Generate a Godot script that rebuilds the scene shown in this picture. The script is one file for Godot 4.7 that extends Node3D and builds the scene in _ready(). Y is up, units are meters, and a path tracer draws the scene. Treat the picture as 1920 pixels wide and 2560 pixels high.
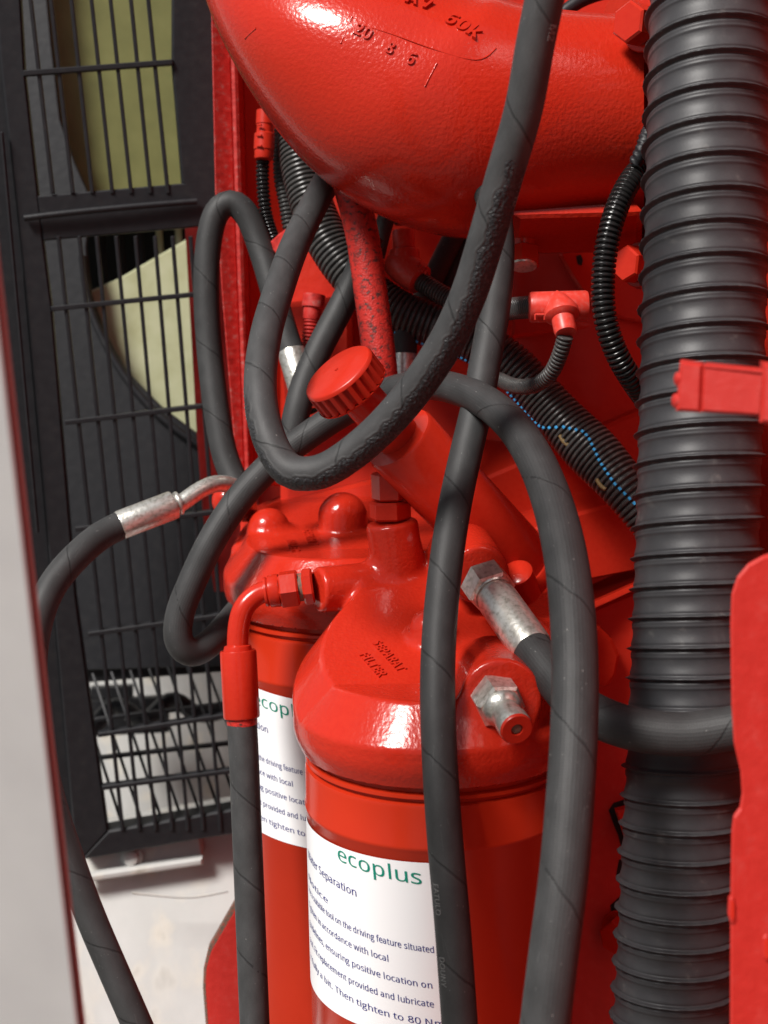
extends Node3D
# Engine bay of a compressor: red castings and oil separator filters, rubber hoses, a fan guard on the left.

class MB:
	var v := PackedVector3Array()
	var n := PackedVector3Array()
	var uv := PackedVector2Array()
	var ix := PackedInt32Array()

	func tri(a: Vector3, b: Vector3, c: Vector3, na: Vector3, nb: Vector3, nc: Vector3, ua := Vector2.ZERO, ub := Vector2.ZERO, uc := Vector2.ZERO) -> void:
		var g := (b - a).cross(c - a)
		if g.length_squared() < 1e-20:
			return
		var i := v.size()
		v.append(a); n.append(na); uv.append(ua)
		if g.dot(na + nb + nc) > 0.0:
			v.append(c); n.append(nc); uv.append(uc)
			v.append(b); n.append(nb); uv.append(ub)
		else:
			v.append(b); n.append(nb); uv.append(ub)
			v.append(c); n.append(nc); uv.append(uc)
		ix.append(i); ix.append(i + 1); ix.append(i + 2)

	func quad(a: Vector3, b: Vector3, c: Vector3, d: Vector3, nn: Vector3) -> void:
		tri(a, b, c, nn, nn, nn)
		tri(a, c, d, nn, nn, nn)

	# rows x cols grid of points; normals from neighbours, turned away from the row centres
	func grid(p: PackedVector3Array, rows: int, cols: int, mid: PackedVector3Array, wrap := true, uvs := PackedVector2Array()) -> void:
		var base := v.size()
		for i in rows:
			var c := mid[mini(i, mid.size() - 1)]
			for j in cols:
				var q := p[i * cols + j]
				var du := p[mini(i + 1, rows - 1) * cols + j] - p[maxi(i - 1, 0) * cols + j]
				var j0 := j - 1
				var j1 := j + 1
				if wrap:
					if j0 < 0: j0 = cols - 2
					if j1 > cols - 1: j1 = 1
				else:
					j0 = maxi(j0, 0); j1 = mini(j1, cols - 1)
				var dv := p[i * cols + j1] - p[i * cols + j0]
				var nn := du.cross(dv).normalized()
				if nn.dot(q - c) < 0.0: nn = -nn
				v.append(q); n.append(nn)
				uv.append(uvs[i * cols + j] if uvs.size() > 0 else Vector2.ZERO)
		for i in rows - 1:
			for j in cols - 1:
				var a := base + i * cols + j
				face(a, a + 1, a + cols + 1)
				face(a, a + cols + 1, a + cols)

	func face(a: int, b: int, c: int) -> void:
		var g := (v[b] - v[a]).cross(v[c] - v[a])
		if g.dot(n[a] + n[b] + n[c]) > 0.0:
			ix.append(a); ix.append(c); ix.append(b)
		else:
			ix.append(a); ix.append(b); ix.append(c)

	func mesh(origin: Vector3) -> ArrayMesh:
		var w := PackedVector3Array()
		w.resize(v.size())
		for i in v.size(): w[i] = v[i] - origin
		var arr := []
		arr.resize(Mesh.ARRAY_MAX)
		arr[Mesh.ARRAY_VERTEX] = w
		arr[Mesh.ARRAY_NORMAL] = n
		arr[Mesh.ARRAY_TEX_UV] = uv
		arr[Mesh.ARRAY_INDEX] = ix
		var m := ArrayMesh.new()
		m.add_surface_from_arrays(Mesh.PRIMITIVE_TRIANGLES, arr)
		return m

class Path:
	var p: Array[Vector3] = []
	var t: Array[Vector3] = []
	var a: Array[Vector3] = []   # points away from the camera side at the start, carried along
	var b: Array[Vector3] = []
	var s: Array[float] = []
	var r := 0.01
	func length() -> float: return s[-1]
	func at(x: float, ang: float, rr: float) -> Vector3:
		var i := clampi(s.bsearch(x) - 1, 0, s.size() - 2)
		var f := clampf((x - s[i]) / maxf(s[i + 1] - s[i], 1e-6), 0.0, 1.0)
		var c := p[i].lerp(p[i + 1], f)
		var aa := a[i].lerp(a[i + 1], f).normalized()
		var bb := b[i].lerp(b[i + 1], f).normalized()
		return c + (aa * cos(ang) + bb * sin(ang)) * rr

var M := {}
var counts := {}
var origin := {}

# ---------------------------------------------------------------- scene tree helpers
func named(called: String, parent: Node) -> String:
	var key := str(parent.get_instance_id()) + called
	var k: int = counts.get(key, 0)
	counts[key] = k + 1
	return called if k == 0 else "%s_%03d" % [called, k]

func tag(o: Node, label: String, category: String, group := "", kind := "") -> Node:
	if label: o.set_meta("label", label)
	if category: o.set_meta("category", category)
	if group: o.set_meta("group", group)
	if kind: o.set_meta("kind", kind)
	return o

func thing(called: String, label: String, category: String, at: Vector3, group := "") -> Node3D:
	var o := Node3D.new()
	o.name = named(called, self)
	add_child(o, true)
	o.position = at
	origin[o] = at
	tag(o, label, category, group)
	return o

func part(mb: MB, called: String, mat: Material, parent: Node, label := "") -> MeshInstance3D:
	var o := MeshInstance3D.new()
	o.name = named(called, parent)
	var at: Vector3 = origin.get(parent, Vector3.ZERO)
	o.mesh = mb.mesh(at)
	o.material_override = mat
	parent.add_child(o, true)
	origin[o] = at
	if label: o.set_meta("label", label)
	return o

func solo(mb: MB, called: String, mat: Material, label: String, category: String, at: Vector3, group := "") -> MeshInstance3D:
	var o := MeshInstance3D.new()
	o.name = named(called, self)
	o.mesh = mb.mesh(at)
	o.material_override = mat
	add_child(o, true)
	o.position = at
	origin[o] = at
	tag(o, label, category, group)
	return o

# ---------------------------------------------------------------- shapes
func catmull(pts: Array, step: float) -> Path:
	var q: Array[Vector3] = []
	for x in pts: q.append(x)
	q.push_front(q[0] * 2.0 - q[1])
	q.append(q[-1] * 2.0 - q[-2])
	var fine: Array[Vector3] = []
	for i in range(1, q.size() - 2):
		var t0 := 0.0
		var t1 := t0 + sqrt(q[i - 1].distance_to(q[i]))
		var t2 := t1 + sqrt(q[i].distance_to(q[i + 1]))
		var t3 := t2 + sqrt(q[i + 1].distance_to(q[i + 2]))
		for k in 24:
			var t := lerpf(t1, t2, k / 24.0)
			var a1 := q[i - 1].lerp(q[i], (t - t0) / (t1 - t0))
			var a2 := q[i].lerp(q[i + 1], (t - t1) / (t2 - t1))
			var a3 := q[i + 1].lerp(q[i + 2], (t - t2) / (t3 - t2))
			var b1 := a1.lerp(a2, (t - t0) / (t2 - t0))
			var b2 := a2.lerp(a3, (t - t1) / (t3 - t1))
			fine.append(b1.lerp(b2, (t - t1) / (t2 - t1)))
	fine.append(q[-2])
	for pass_ in 3:                       # a stiff hose has no kinks
		var f2 := fine.duplicate()
		for i in range(4, fine.size() - 4):
			f2[i] = (fine[i - 4] + fine[i] * 2.0 + fine[i + 4]) / 4.0
		fine = f2
	var total := 0.0
	for i in fine.size() - 1: total += fine[i].distance_to(fine[i + 1])
	var count := maxi(2, int(round(total / step)))
	var out := Path.new()
	var seg := 0
	var gone := 0.0
	for k in count + 1:
		var want := total * k / count
		while seg < fine.size() - 2 and gone + fine[seg].distance_to(fine[seg + 1]) < want:
			gone += fine[seg].distance_to(fine[seg + 1])
			seg += 1
		var l := fine[seg].distance_to(fine[seg + 1])
		out.p.append(fine[seg].lerp(fine[seg + 1], clampf((want - gone) / maxf(l, 1e-9), 0.0, 1.0)))
		out.s.append(want)
	var n := out.p.size()
	for i in n:
		out.t.append((out.p[mini(i + 1, n - 1)] - out.p[maxi(i - 1, 0)]).normalized())
	var a := Vector3(0, 0, 1)
	for i in n:
		a = (a - out.t[i] * a.dot(out.t[i])).normalized()
		out.a.append(a)
		out.b.append(out.t[i].cross(a))
	return out

# round bar along a path. shape.call(s, angle) gives the radius, if given
func sweep(mb: MB, path: Path, r: float, seg := 28, shape = null, caps := true, vlen := 0.2) -> void:
	path.r = r
	var rows := path.p.size()
	var pts := PackedVector3Array()
	var uvs := PackedVector2Array()
	for i in rows:
		for j in seg + 1:
			var ang := TAU * (j % seg) / seg
			var rr := r
			if shape != null: rr = shape.call(path.s[i], ang)
			pts.append(path.p[i] + (path.a[i] * cos(ang) + path.b[i] * sin(ang)) * rr)
			uvs.append(Vector2(float(j) / seg, path.s[i] / vlen))
	mb.grid(pts, rows, seg + 1, PackedVector3Array(path.p), true, uvs)
	if caps:
		for e in [0, rows - 1]:
			var nn: Vector3 = -path.t[0] if e == 0 else path.t[e]
			for j in seg:
				mb.tri(path.p[e], pts[e * (seg + 1) + j], pts[e * (seg + 1) + j + 1], nn, nn, nn)

func axes(y: Vector3) -> Basis:
	y = y.normalized()
	var x := y.cross(Vector3(0.13, 0.2, 0.97)).normalized()
	return Basis(x, y, x.cross(y))

# turned shape: profile of [radius, distance along axis]
func lathe(mb: MB, base: Vector3, axis: Vector3, prof: Array, seg := 40, shape = null) -> void:
	var bs := axes(axis)
	var k := prof.size()
	var sn: Array[Vector2] = []
	for i in k - 1:
		var d := Vector2(prof[i + 1][0] - prof[i][0], prof[i + 1][1] - prof[i][1])
		sn.append(Vector2(d.y, -d.x).normalized())
	# profile runs up the axis on the outside, so (dy, -dr) looks outwards
	for i in k - 1:
		var n0 := sn[i]
		var n1 := sn[i]
		if i > 0 and sn[i - 1].dot(sn[i]) > 0.78: n0 = (sn[i - 1] + sn[i]).normalized()
		if i < k - 2 and sn[i + 1].dot(sn[i]) > 0.78: n1 = (sn[i + 1] + sn[i]).normalized()
		for j in seg:
			var a0 := TAU * j / seg
			var a1 := TAU * (j + 1) / seg
			var c0 := bs.x * cos(a0) + bs.z * sin(a0)
			var c1 := bs.x * cos(a1) + bs.z * sin(a1)
			var f0 := 1.0
			var f1 := 1.0
			if shape != null:
				f0 = shape.call(a0); f1 = shape.call(a1)
			var r0: float = prof[i][0]
			var h0: float = prof[i][1]
			var r1: float = prof[i + 1][0]
			var h1: float = prof[i + 1][1]
			var p00 := base + c0 * r0 * f0 + bs.y * h0
			var p01 := base + c1 * r0 * f1 + bs.y * h0
			var p10 := base + c0 * r1 * f0 + bs.y * h1
			var p11 := base + c1 * r1 * f1 + bs.y * h1
			var m00 := c0 * n0.x + bs.y * n0.y
			var m01 := c1 * n0.x + bs.y * n0.y
			var m10 := c0 * n1.x + bs.y * n1.y
			var m11 := c1 * n1.x + bs.y * n1.y
			mb.tri(p00, p01, p11, m00, m01, m11)
			mb.tri(p00, p11, p10, m00, m11, m10)

# prism: a flat outline in space pushed along ext, with bevelled edges at both ends
func prism(mb: MB, pts: Array, ext: Vector3, bevel := 0.0008) -> void:
	var o: Vector3 = pts[0]
	var nz := -ext.normalized()
	var nn := Vector3.ZERO
	for i in pts.size():
		nn += (pts[i] - o).cross(pts[(i + 1) % pts.size()] - o)
	nn = nn.normalized()
	if nn.dot(nz) < 0.0: nn = -nn
	var x: Vector3 = (pts[1] - o).normalized()
	x = (x - nn * x.dot(nn)).normalized()
	var y := nn.cross(x)
	var flat := PackedVector2Array()
	for q in pts: flat.append(Vector2((q - o).dot(x), (q - o).dot(y)))
	if Geometry2D.is_polygon_clockwise(flat): flat.reverse()
	var k := flat.size()
	var inner := PackedVector2Array()
	for i in k:
		var e0 := (flat[i] - flat[(i + k - 1) % k]).normalized()
		var e1 := (flat[(i + 1) % k] - flat[i]).normalized()
		var n0 := Vector2(-e0.y, e0.x)
		var n1 := Vector2(-e1.y, e1.x)
		var m := (n0 + n1).normalized()
		inner.append(flat[i] + m * bevel / maxf(m.dot(n0), 0.35))
	var up := func(q: Vector2, f: float) -> Vector3: return o + x * q.x + y * q.y + ext * f
	var fb := clampf(bevel / ext.length(), 0.0, 0.45)
	var tris := Geometry2D.triangulate_polygon(inner)
	for i in range(0, tris.size(), 3):
		for f in [0.0, 1.0]:
			var sgn := nn if f == 0.0 else -nn
			mb.tri(up.call(inner[tris[i]], f), up.call(inner[tris[i + 1]], f), up.call(inner[tris[i + 2]], f), sgn, sgn, sgn)
	for i in k:
		var j := (i + 1) % k
		var e := (flat[j] - flat[i]).normalized()
		var side := x * e.y - y * e.x
		mb.quad(up.call(flat[i], fb), up.call(flat[j], fb), up.call(flat[j], 1.0 - fb), up.call(flat[i], 1.0 - fb), side)
		if bevel > 0.0:
			mb.quad(up.call(inner[i], 0.0), up.call(inner[j], 0.0), up.call(flat[j], fb), up.call(flat[i], fb), (side + nn).normalized())
			mb.quad(up.call(inner[i], 1.0), up.call(inner[j], 1.0), up.call(flat[j], 1.0 - fb), up.call(flat[i], 1.0 - fb), (side - nn).normalized())

func ngon(c: Vector3, axis: Vector3, r: float, sides: int, spin := 0.0, squash := 1.0) -> Array:
	var bs := axes(axis)
	var out := []
	for i in sides:
		var a := TAU * i / sides + spin
		out.append(c + bs.x * cos(a) * r + bs.z * sin(a) * r * squash)
	return out

func hexnut(mb: MB, c: Vector3, axis: Vector3, r: float, h: float, spin := 0.0) -> void:
	prism(mb, ngon(c + axis.normalized() * h, axis, r, 6, spin), -axis.normalized() * h, r * 0.1)

# straight bar of rectangular section between two points; side is the direction of its width
func bar(mb: MB, a: Vector3, b: Vector3, side: Vector3, w: float, t: float, bevel := 0.0005) -> void:
	var d := (b - a).normalized()
	side = (side - d * side.dot(d)).normalized()
	var nn := d.cross(side)
	if nn.z < 0.0: nn = -nn
	var f := nn * t * 0.5
	prism(mb, [a - side * w * 0.5 + f, b - side * w * 0.5 + f, b + side * w * 0.5 + f, a + side * w * 0.5 + f], -nn * t, bevel)

# bent lettering: place.call(x, y, h) maps the flat text (millimetre-free units of its own height) onto a surface
func lettering(mb: MB, text: String, size: float, depth: float, place: Callable, bold := false, width := 0.0, serif := false) -> void:
	var f := SystemFont.new()
	f.font_names = PackedStringArray(["Droid Serif" if serif else "Droid Sans"])
	if bold: f.font_weight = 700
	var tm := TextMesh.new()
	tm.font = f
	tm.font_size = 32
	tm.pixel_size = size / 32.0
	tm.curve_step = 3.0
	tm.depth = depth
	tm.horizontal_alignment = HORIZONTAL_ALIGNMENT_LEFT
	tm.vertical_alignment = VERTICAL_ALIGNMENT_BOTTOM
	tm.text = text
	var arr := tm.get_mesh_arrays()
	var vs: PackedVector3Array = arr[Mesh.ARRAY_VERTEX]
	var ii: PackedInt32Array = arr[Mesh.ARRAY_INDEX]
	var x0 := 1e9
	var x1 := -1e9
	for q in vs:
		x0 = minf(x0, q.x); x1 = maxf(x1, q.x)
	var sx := 1.0 if width <= 0.0 else width / maxf(x1 - x0, 1e-6)
	var pos := PackedVector3Array()
	for q in vs:
		pos.append(place.call((q.x - x0) * sx, q.y, q.z + depth * 0.5))
	var c0: Vector3 = place.call(0.0, 0.0, 0.0)
	var out: Vector3 = (place.call(0.0, 0.0, 0.01) - c0).normalized()
	for i in range(0, ii.size(), 3):
		var a := pos[ii[i]]
		var b := pos[ii[i + 1]]
		var c := pos[ii[i + 2]]
		var g := (b - a).cross(c - a).normalized()
		# Godot winds clockwise, so the outside is against the cross product
		mb.tri(a, b, c, -g, -g, -g)
		if depth <= 0.0 and false: mb.tri(a, b, c, out, out, out)

# ---------------------------------------------------------------- materials
func lin(r: float, g: float, b: float) -> Color: return Color(r, g, b).linear_to_srgb()

func noise(freq: float, oct: int, seed_: int, ramp := [], kind := FastNoiseLite.TYPE_SIMPLEX_SMOOTH, size := 512) -> NoiseTexture2D:
	var f := FastNoiseLite.new()
	f.noise_type = kind
	f.frequency = freq
	f.fractal_octaves = oct
	f.seed = seed_
	var t := NoiseTexture2D.new()
	t.width = size; t.height = size
	t.seamless = true
	t.generate_mipmaps = false
	t.noise = f
	if ramp.size() > 0:
		var g := Gradient.new()
		var offs := PackedFloat32Array()
		var cols := PackedColorArray()
		for q in ramp:
			offs.append(q[0]); cols.append(q[1])
		g.offsets = offs; g.colors = cols
		t.color_ramp = g
	return t

func mat(called: String, albedo: Color, rough: float, o := {}) -> StandardMaterial3D:
	var m := StandardMaterial3D.new()
	m.resource_name = called
	m.albedo_color = albedo
	m.roughness = rough
	m.metallic = o.get("metal", 0.0)
	m.metallic_specular = o.get("spec", 0.42)
	if o.has("tex"):
		m.albedo_texture = o.tex
		m.albedo_color = Color.WHITE
	if o.has("height"):
		m.heightmap_enabled = true
		m.heightmap_texture = o.height
		m.heightmap_scale = o.hs
	if o.has("rough_tex"):
		m.roughness_texture = o.rough_tex
	if o.has("scale"):
		m.uv1_triplanar = true
		m.uv1_world_triplanar = o.get("world", true)
		m.uv1_scale = Vector3.ONE * o.scale
	if o.has("coat"):
		m.clearcoat_enabled = true
		m.clearcoat = o.coat
		m.clearcoat_roughness = o.get("coat_rough", 0.1)
	M[called] = m
	return m

# a rubber hose's skin: fine grain, the seam of its wrapping tape, dust specks; u runs round it, v along it (0.2 m)
func rubber(called: String, base: float, seam: float, weave: float, specks: int, seed_: int) -> void:
	var w := 256
	var h := 512
	var col := Image.create(w, h, false, Image.FORMAT_RGB8)
	var hgt := Image.create(w, h, false, Image.FORMAT_RGB8)
	var f := FastNoiseLite.new()
	f.seed = seed_
	f.frequency = 0.02
	f.fractal_octaves = 4
	var rng := RandomNumberGenerator.new()
	rng.seed = seed_
	for y in h:
		var vy := float(y) / h
		for x in w:
			var ux := float(x) / w
			var nz := f.get_noise_3d(cos(ux * TAU) * 40.0, sin(ux * TAU) * 40.0, minf(y, h - y) * 1.0)
			var c := base * (1.0 + 0.30 * nz) * (0.90 + 0.2 * rng.randf())
			var hh := 0.5 + 0.12 * nz + 0.1 * (rng.randf() - 0.5)
			if weave > 0.0:
				hh += weave * 0.12 * sin((x * 0.5 + y * 1.0) * 0.9) * sin((x * 0.5 - y * 1.0) * 0.9)
			if seam > 0.0:
				var q := fposmod(vy * seam + ux + 0.02 * nz, 1.0)
				var d := minf(q, 1.0 - q) / seam
				if d < 0.0042 and nz > -0.42:
					c *= 0.5
					hh -= 0.45 * (1.0 - d / 0.0042)
				elif q < 0.5 and d < 0.012:
					c *= 1.08
			c = clampf(c, 0.003, 1.0)
			var s := Color(c * 0.98, c * 0.985, c * 1.0).linear_to_srgb()
			col.set_pixel(x, y, s)
			hgt.set_pixel(x, y, Color(hh, hh, hh))
	for i in specks:
		var x := rng.randi_range(1, w - 3)
		var y := rng.randi_range(1, h - 3)
		var g := rng.randf_range(0.09, 0.32)
		var cc := Color(g, g * 0.97, g * 0.92).linear_to_srgb()
		col.set_pixel(x, y, cc)
		if rng.randf() < 0.25:
			col.set_pixel(x + 1, y, cc)
			col.set_pixel(x, y + 1, cc)
	for i in 26:                        # rub marks
		var x := rng.randf_range(2, w - 3)
		var y := rng.randf_range(10, h - 40)
		var dx := rng.randf_range(-0.5, 0.5)
		var g := rng.randf_range(0.07, 0.13)
		for k in rng.randi_range(5, 26):
			var px := posmod(int(x + dx * k), w)
			col.set_pixel(px, int(y) + k, col.get_pixel(px, int(y) + k).lerp(Color(g, g, g).linear_to_srgb(), rng.randf_range(0.2, 0.8)))
	var m := mat(called, Color.WHITE, 0.58, {"tex": ImageTexture.create_from_image(col), "height": ImageTexture.create_from_image(hgt), "hs": 0.035, "spec": 0.4})
	m.uv1_scale = Vector3.ONE

func make_materials() -> void:
	var peel := noise(0.075, 3, 5)
	var peel_fine := noise(0.03, 4, 11)
	var red := func(a: float, b: float) -> Array:
		return [[0.0, lin(a * 0.94, b * 0.8, b * 0.35)], [0.5, lin(a, b, b * 0.42)], [0.86, lin(a * 1.02, b * 1.1, b * 0.46)], [0.95, lin(a, b * 1.7, b * 0.9)], [1.0, lin(a * 0.95, 0.12, 0.09)]]
	mat("cast_red", Color.WHITE, 0.21, {"tex": noise(0.05, 5, 3, red.call(0.47, 0.022)), "height": peel, "hs": 0.026, "scale": 8.0, "spec": 0.4, "coat": 0.22, "coat_rough": 0.08})
	mat("gloss_red", Color.WHITE, 0.24, {"tex": noise(0.08, 5, 8, red.call(0.47, 0.022)), "height": peel_fine, "hs": 0.012, "scale": 6.0, "spec": 0.38, "coat": 0.18, "coat_rough": 0.08})
	mat("can_red", Color.WHITE, 0.22, {"tex": noise(0.012, 4, 21, [[0.0, lin(0.44, 0.024, 0.007)], [1.0, lin(0.49, 0.029, 0.009)]]), "scale": 3.0})
	mat("block_red", Color.WHITE, 0.38, {"tex": noise(0.02, 5, 9, red.call(0.50, 0.023)), "height": peel_fine, "hs": 0.03, "scale": 5.0})
	mat("plastic_red", Color.WHITE, 0.33, {"tex": noise(0.06, 4, 31, red.call(0.47, 0.022)), "scale": 8.0})
	mat("matt_red", Color.WHITE, 0.5, {"tex": noise(0.02, 5, 14, [[0.0, lin(0.40, 0.018, 0.012)], [0.6, lin(0.44, 0.021, 0.015)], [1.0, lin(0.45, 0.04, 0.032)]]), "height": peel_fine, "hs": 0.02, "scale": 8.0})
	mat("dusty_red", Color.WHITE, 0.5, {"tex": noise(0.03, 5, 17, [[0.0, lin(0.2, 0.012, 0.01)], [0.3, lin(0.42, 0.018, 0.014)], [0.62, lin(0.50, 0.03, 0.024)], [0.78, lin(0.45, 0.10, 0.09)], [1.0, lin(0.4, 0.2, 0.17)]]), "height": peel_fine, "hs": 0.02, "scale": 9.0})
	mat("worn_red", Color.WHITE, 0.5, {"tex": noise(0.035, 5, 23, [[0.0, lin(0.025, 0.022, 0.02)], [0.27, lin(0.04, 0.025, 0.022)], [0.34, lin(0.22, 0.02, 0.016)], [0.42, lin(0.45, 0.022, 0.016)], [1.0, lin(0.52, 0.03, 0.022)]]), "height": noise(0.09, 3, 24), "hs": 0.03, "scale": 11.0})
	mat("edge_rust", Color.WHITE, 0.75, {"tex": noise(0.04, 5, 29, [[0.0, lin(0.06, 0.05, 0.04)], [0.5, lin(0.16, 0.11, 0.08)], [0.75, lin(0.3, 0.05, 0.03)], [1.0, lin(0.2, 0.17, 0.14)]]), "scale": 14.0})
	mat("black_plastic", Color.WHITE, 0.5, {"tex": noise(0.03, 5, 41, [[0.0, lin(0.008, 0.008, 0.010)], [0.6, lin(0.012, 0.012, 0.0145)], [0.9, lin(0.017, 0.0165, 0.0175)], [1.0, lin(0.05, 0.046, 0.042)]]), "height": peel_fine, "hs": 0.012, "scale": 6.0})
	mat("black_gloss", lin(0.012, 0.011, 0.011), 0.22)
	mat("conduit", Color.WHITE, 0.3, {"tex": noise(0.05, 5, 47, [[0.0, lin(0.03, 0.029, 0.029)], [0.5, lin(0.055, 0.054, 0.053)], [0.8, lin(0.08, 0.075, 0.07)], [1.0, lin(0.16, 0.14, 0.12)]]), "scale": 7.0})
	mat("duct_rubber", Color.WHITE, 0.47, {"tex": noise(0.02, 6, 53, [[0.0, lin(0.030, 0.030, 0.032)], [0.5, lin(0.037, 0.037, 0.040)], [0.8, lin(0.045, 0.045, 0.047)], [1.0, lin(0.12, 0.115, 0.108)]]), "height": noise(0.2, 2, 54), "hs": 0.004, "scale": 6.0})
	mat("cracked_rubber", Color.WHITE, 0.5, {"tex": noise(0.05, 5, 57, [[0.0, lin(0.012, 0.012, 0.013)], [0.6, lin(0.022, 0.022, 0.024)], [0.85, lin(0.05, 0.05, 0.052)], [1.0, lin(0.16, 0.16, 0.16)]]), "height": noise(0.05, 5, 58), "hs": 0.08, "scale": 16.0})
	mat("dull_red", lin(0.10, 0.016, 0.014), 0.6)
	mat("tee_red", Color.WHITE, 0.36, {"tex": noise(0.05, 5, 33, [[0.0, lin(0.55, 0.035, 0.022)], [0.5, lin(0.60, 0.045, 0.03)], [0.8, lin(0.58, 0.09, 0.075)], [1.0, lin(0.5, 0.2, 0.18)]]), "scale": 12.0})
	mat("dark", lin(0.008, 0.008, 0.009), 0.7)
	mat("steel", Color.WHITE, 0.33, {"tex": noise(0.03, 5, 61, [[0.0, lin(0.18, 0.165, 0.13)], [0.3, lin(0.55, 0.53, 0.47)], [0.55, lin(0.74, 0.725, 0.67)], [1.0, lin(0.84, 0.83, 0.79)]]), "height": noise(0.05, 4, 62), "hs": 0.012, "scale": 16.0, "metal": 0.8})
	mat("white_paint", Color.WHITE, 0.5, {"tex": noise(0.012, 6, 71, [[0.0, lin(0.28, 0.25, 0.2)], [0.22, lin(0.55, 0.52, 0.46)], [0.4, lin(0.46, 0.46, 0.445)], [1.0, lin(0.53, 0.53, 0.515)]]), "height": peel_fine, "hs": 0.02, "scale": 3.0})
	mat("panel_grey", Color.WHITE, 0.55, {"tex": noise(0.01, 5, 73, [[0.0, lin(0.35, 0.34, 0.335)], [1.0, lin(0.41, 0.40, 0.39)]]), "scale": 4.0})
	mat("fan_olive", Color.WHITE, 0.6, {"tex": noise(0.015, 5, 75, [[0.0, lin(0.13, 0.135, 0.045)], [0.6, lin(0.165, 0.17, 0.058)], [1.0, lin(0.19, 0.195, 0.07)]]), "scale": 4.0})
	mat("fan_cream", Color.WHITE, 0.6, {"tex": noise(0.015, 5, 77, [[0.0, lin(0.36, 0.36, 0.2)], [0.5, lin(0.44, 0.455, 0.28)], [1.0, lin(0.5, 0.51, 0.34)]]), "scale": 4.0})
	mat("label_white", lin(0.86, 0.86, 0.87), 0.35)
	mat("ink_green", lin(0.0, 0.22, 0.15), 0.5)
	mat("ink_navy", lin(0.015, 0.022, 0.19), 0.5)
	mat("print_white", lin(0.13, 0.13, 0.128), 0.6)
	mat("stripe_blue", lin(0.05, 0.42, 0.85), 0.4)
	mat("tape_ochre", Color.WHITE, 0.6, {"tex": noise(0.05, 4, 79, [[0.0, lin(0.03, 0.025, 0.02)], [0.5, lin(0.2, 0.13, 0.05)], [1.0, lin(0.42, 0.3, 0.14)]]), "scale": 20.0})
	rubber("rubber", 0.034, 4.0, 0.0, 60, 101)
	rubber("rubber_dusty", 0.045, 4.0, 0.0, 90, 103)
	rubber("rubber_weave", 0.035, 3.0, 1.0, 70, 105)

# ---------------------------------------------------------------- makers
func hose(pts: Array, r: float, step := 0.004, seg := 32) -> Array:
	var path := catmull(pts, step)
	var mb := MB.new()
	sweep(mb, path, r, seg)
	return [mb, path]

# ribbed conduit: square-shouldered rings
func ribbed(pts: Array, r: float, pitch: float, deep: float, seg := 24, bulge := 0.0) -> Array:
	var path := catmull(pts, pitch / 8.0)
	var mb := MB.new()
	sweep(mb, path, r, seg, func(s: float, _a: float) -> float:
		var q := absf(fposmod(s / pitch, 1.0) - 0.5) * 2.0
		var f := s / path.length()
		return r * (1.0 + bulge * exp(-pow((f - 0.80) / 0.06, 2.0))) - deep * smoothstep(0.58, 0.86, q) - deep * 0.15 * q * q, true, 0.2)
	return [mb, path]

func ferrule(mb: MB, a: Vector3, b: Vector3, r: float, flats := true) -> void:
	var l := a.distance_to(b)
	var fl := func(t: float) -> float: return 1.0 - 0.035 * pow(absf(cos(t * 4.0)), 6.0)
	lathe(mb, a, b - a, [[r * 0.72, 0.0], [r * 0.96, 0.0], [r, l * 0.03], [r, l * 0.97], [r * 0.96, l], [r * 0.72, l]], 64, fl if flats else null)

func disc_slot(mb: MB, c: Vector3, axis: Vector3, r: float, squash: float, depth: float) -> void:
	prism(mb, ngon(c, axis, r, 14, 0.2, squash), -axis.normalized() * depth, r * 0.05)

func hexbolt(called: String, label: String, c: Vector3, axis: Vector3, r: float, h: float, m: Material, group: String, spin := 0.0) -> void:
	var t := thing(called, label, "bolt", c, group)
	var a := MB.new()
	lathe(a, c, axis, [[0.0, 0.0], [r * 1.22, 0.0], [r * 1.25, h * 0.05], [r * 1.25, h * 0.18], [r * 1.2, h * 0.22], [r * 0.9, h * 0.22]], 40)
	part(a, "washer", m, t)
	var b := MB.new()
	hexnut(b, c + axis.normalized() * h * 0.22, axis, r, h * 0.78, spin)
	part(b, "bolt_head", m, t)

# ---------------------------------------------------------------- the filter head casting, meshed from a distance field
const NEAR := Vector3(0.0289, 1.2385, -0.7664)
const REAR := Vector3(-0.0268, 1.2834, -0.9304)
var caps_: Array = []

func smin(a: float, b: float, k: float) -> float:
	var h := maxf(k - absf(a - b), 0.0) / k
	return minf(a, b) - h * h * k * 0.25

func smax(a: float, b: float, k: float) -> float: return -smin(-a, -b, k)

func lid(p: Vector3, c: Vector3, back: Vector2, slope: float, taper: float) -> float:
	var q := Vector2(p.x - c.x, p.z - c.z)
	var t := clampf(q.dot(back) / back.length_squared(), 0.0, 1.0)
	q -= back * t
	var r := q.length() + taper * t * t
	var y := p.y - c.y - slope * clampf(c.z + 0.03 - p.z, 0.0, 0.115)
	var d := smax(r - 0.0824, y, 0.001)
	d = smax(d, 0.779 * (r - 0.0655) + 0.627 * y, 0.0014)
	d = smax(d, 0.92 * (r - 0.0824) - 0.39 * ((p.y - c.y) + 0.032), 0.002)
	return maxf(d, -0.043 - (p.y - c.y))

func capsule(p: Vector3, a: Vector3, b: Vector3, ra: float, rb: float) -> float:
	var ab := b - a
	var t := clampf((p - a).dot(ab) / ab.length_squared(), 0.0, 1.0)
	return p.distance_to(a + ab * t) - lerpf(ra, rb, t)

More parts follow.
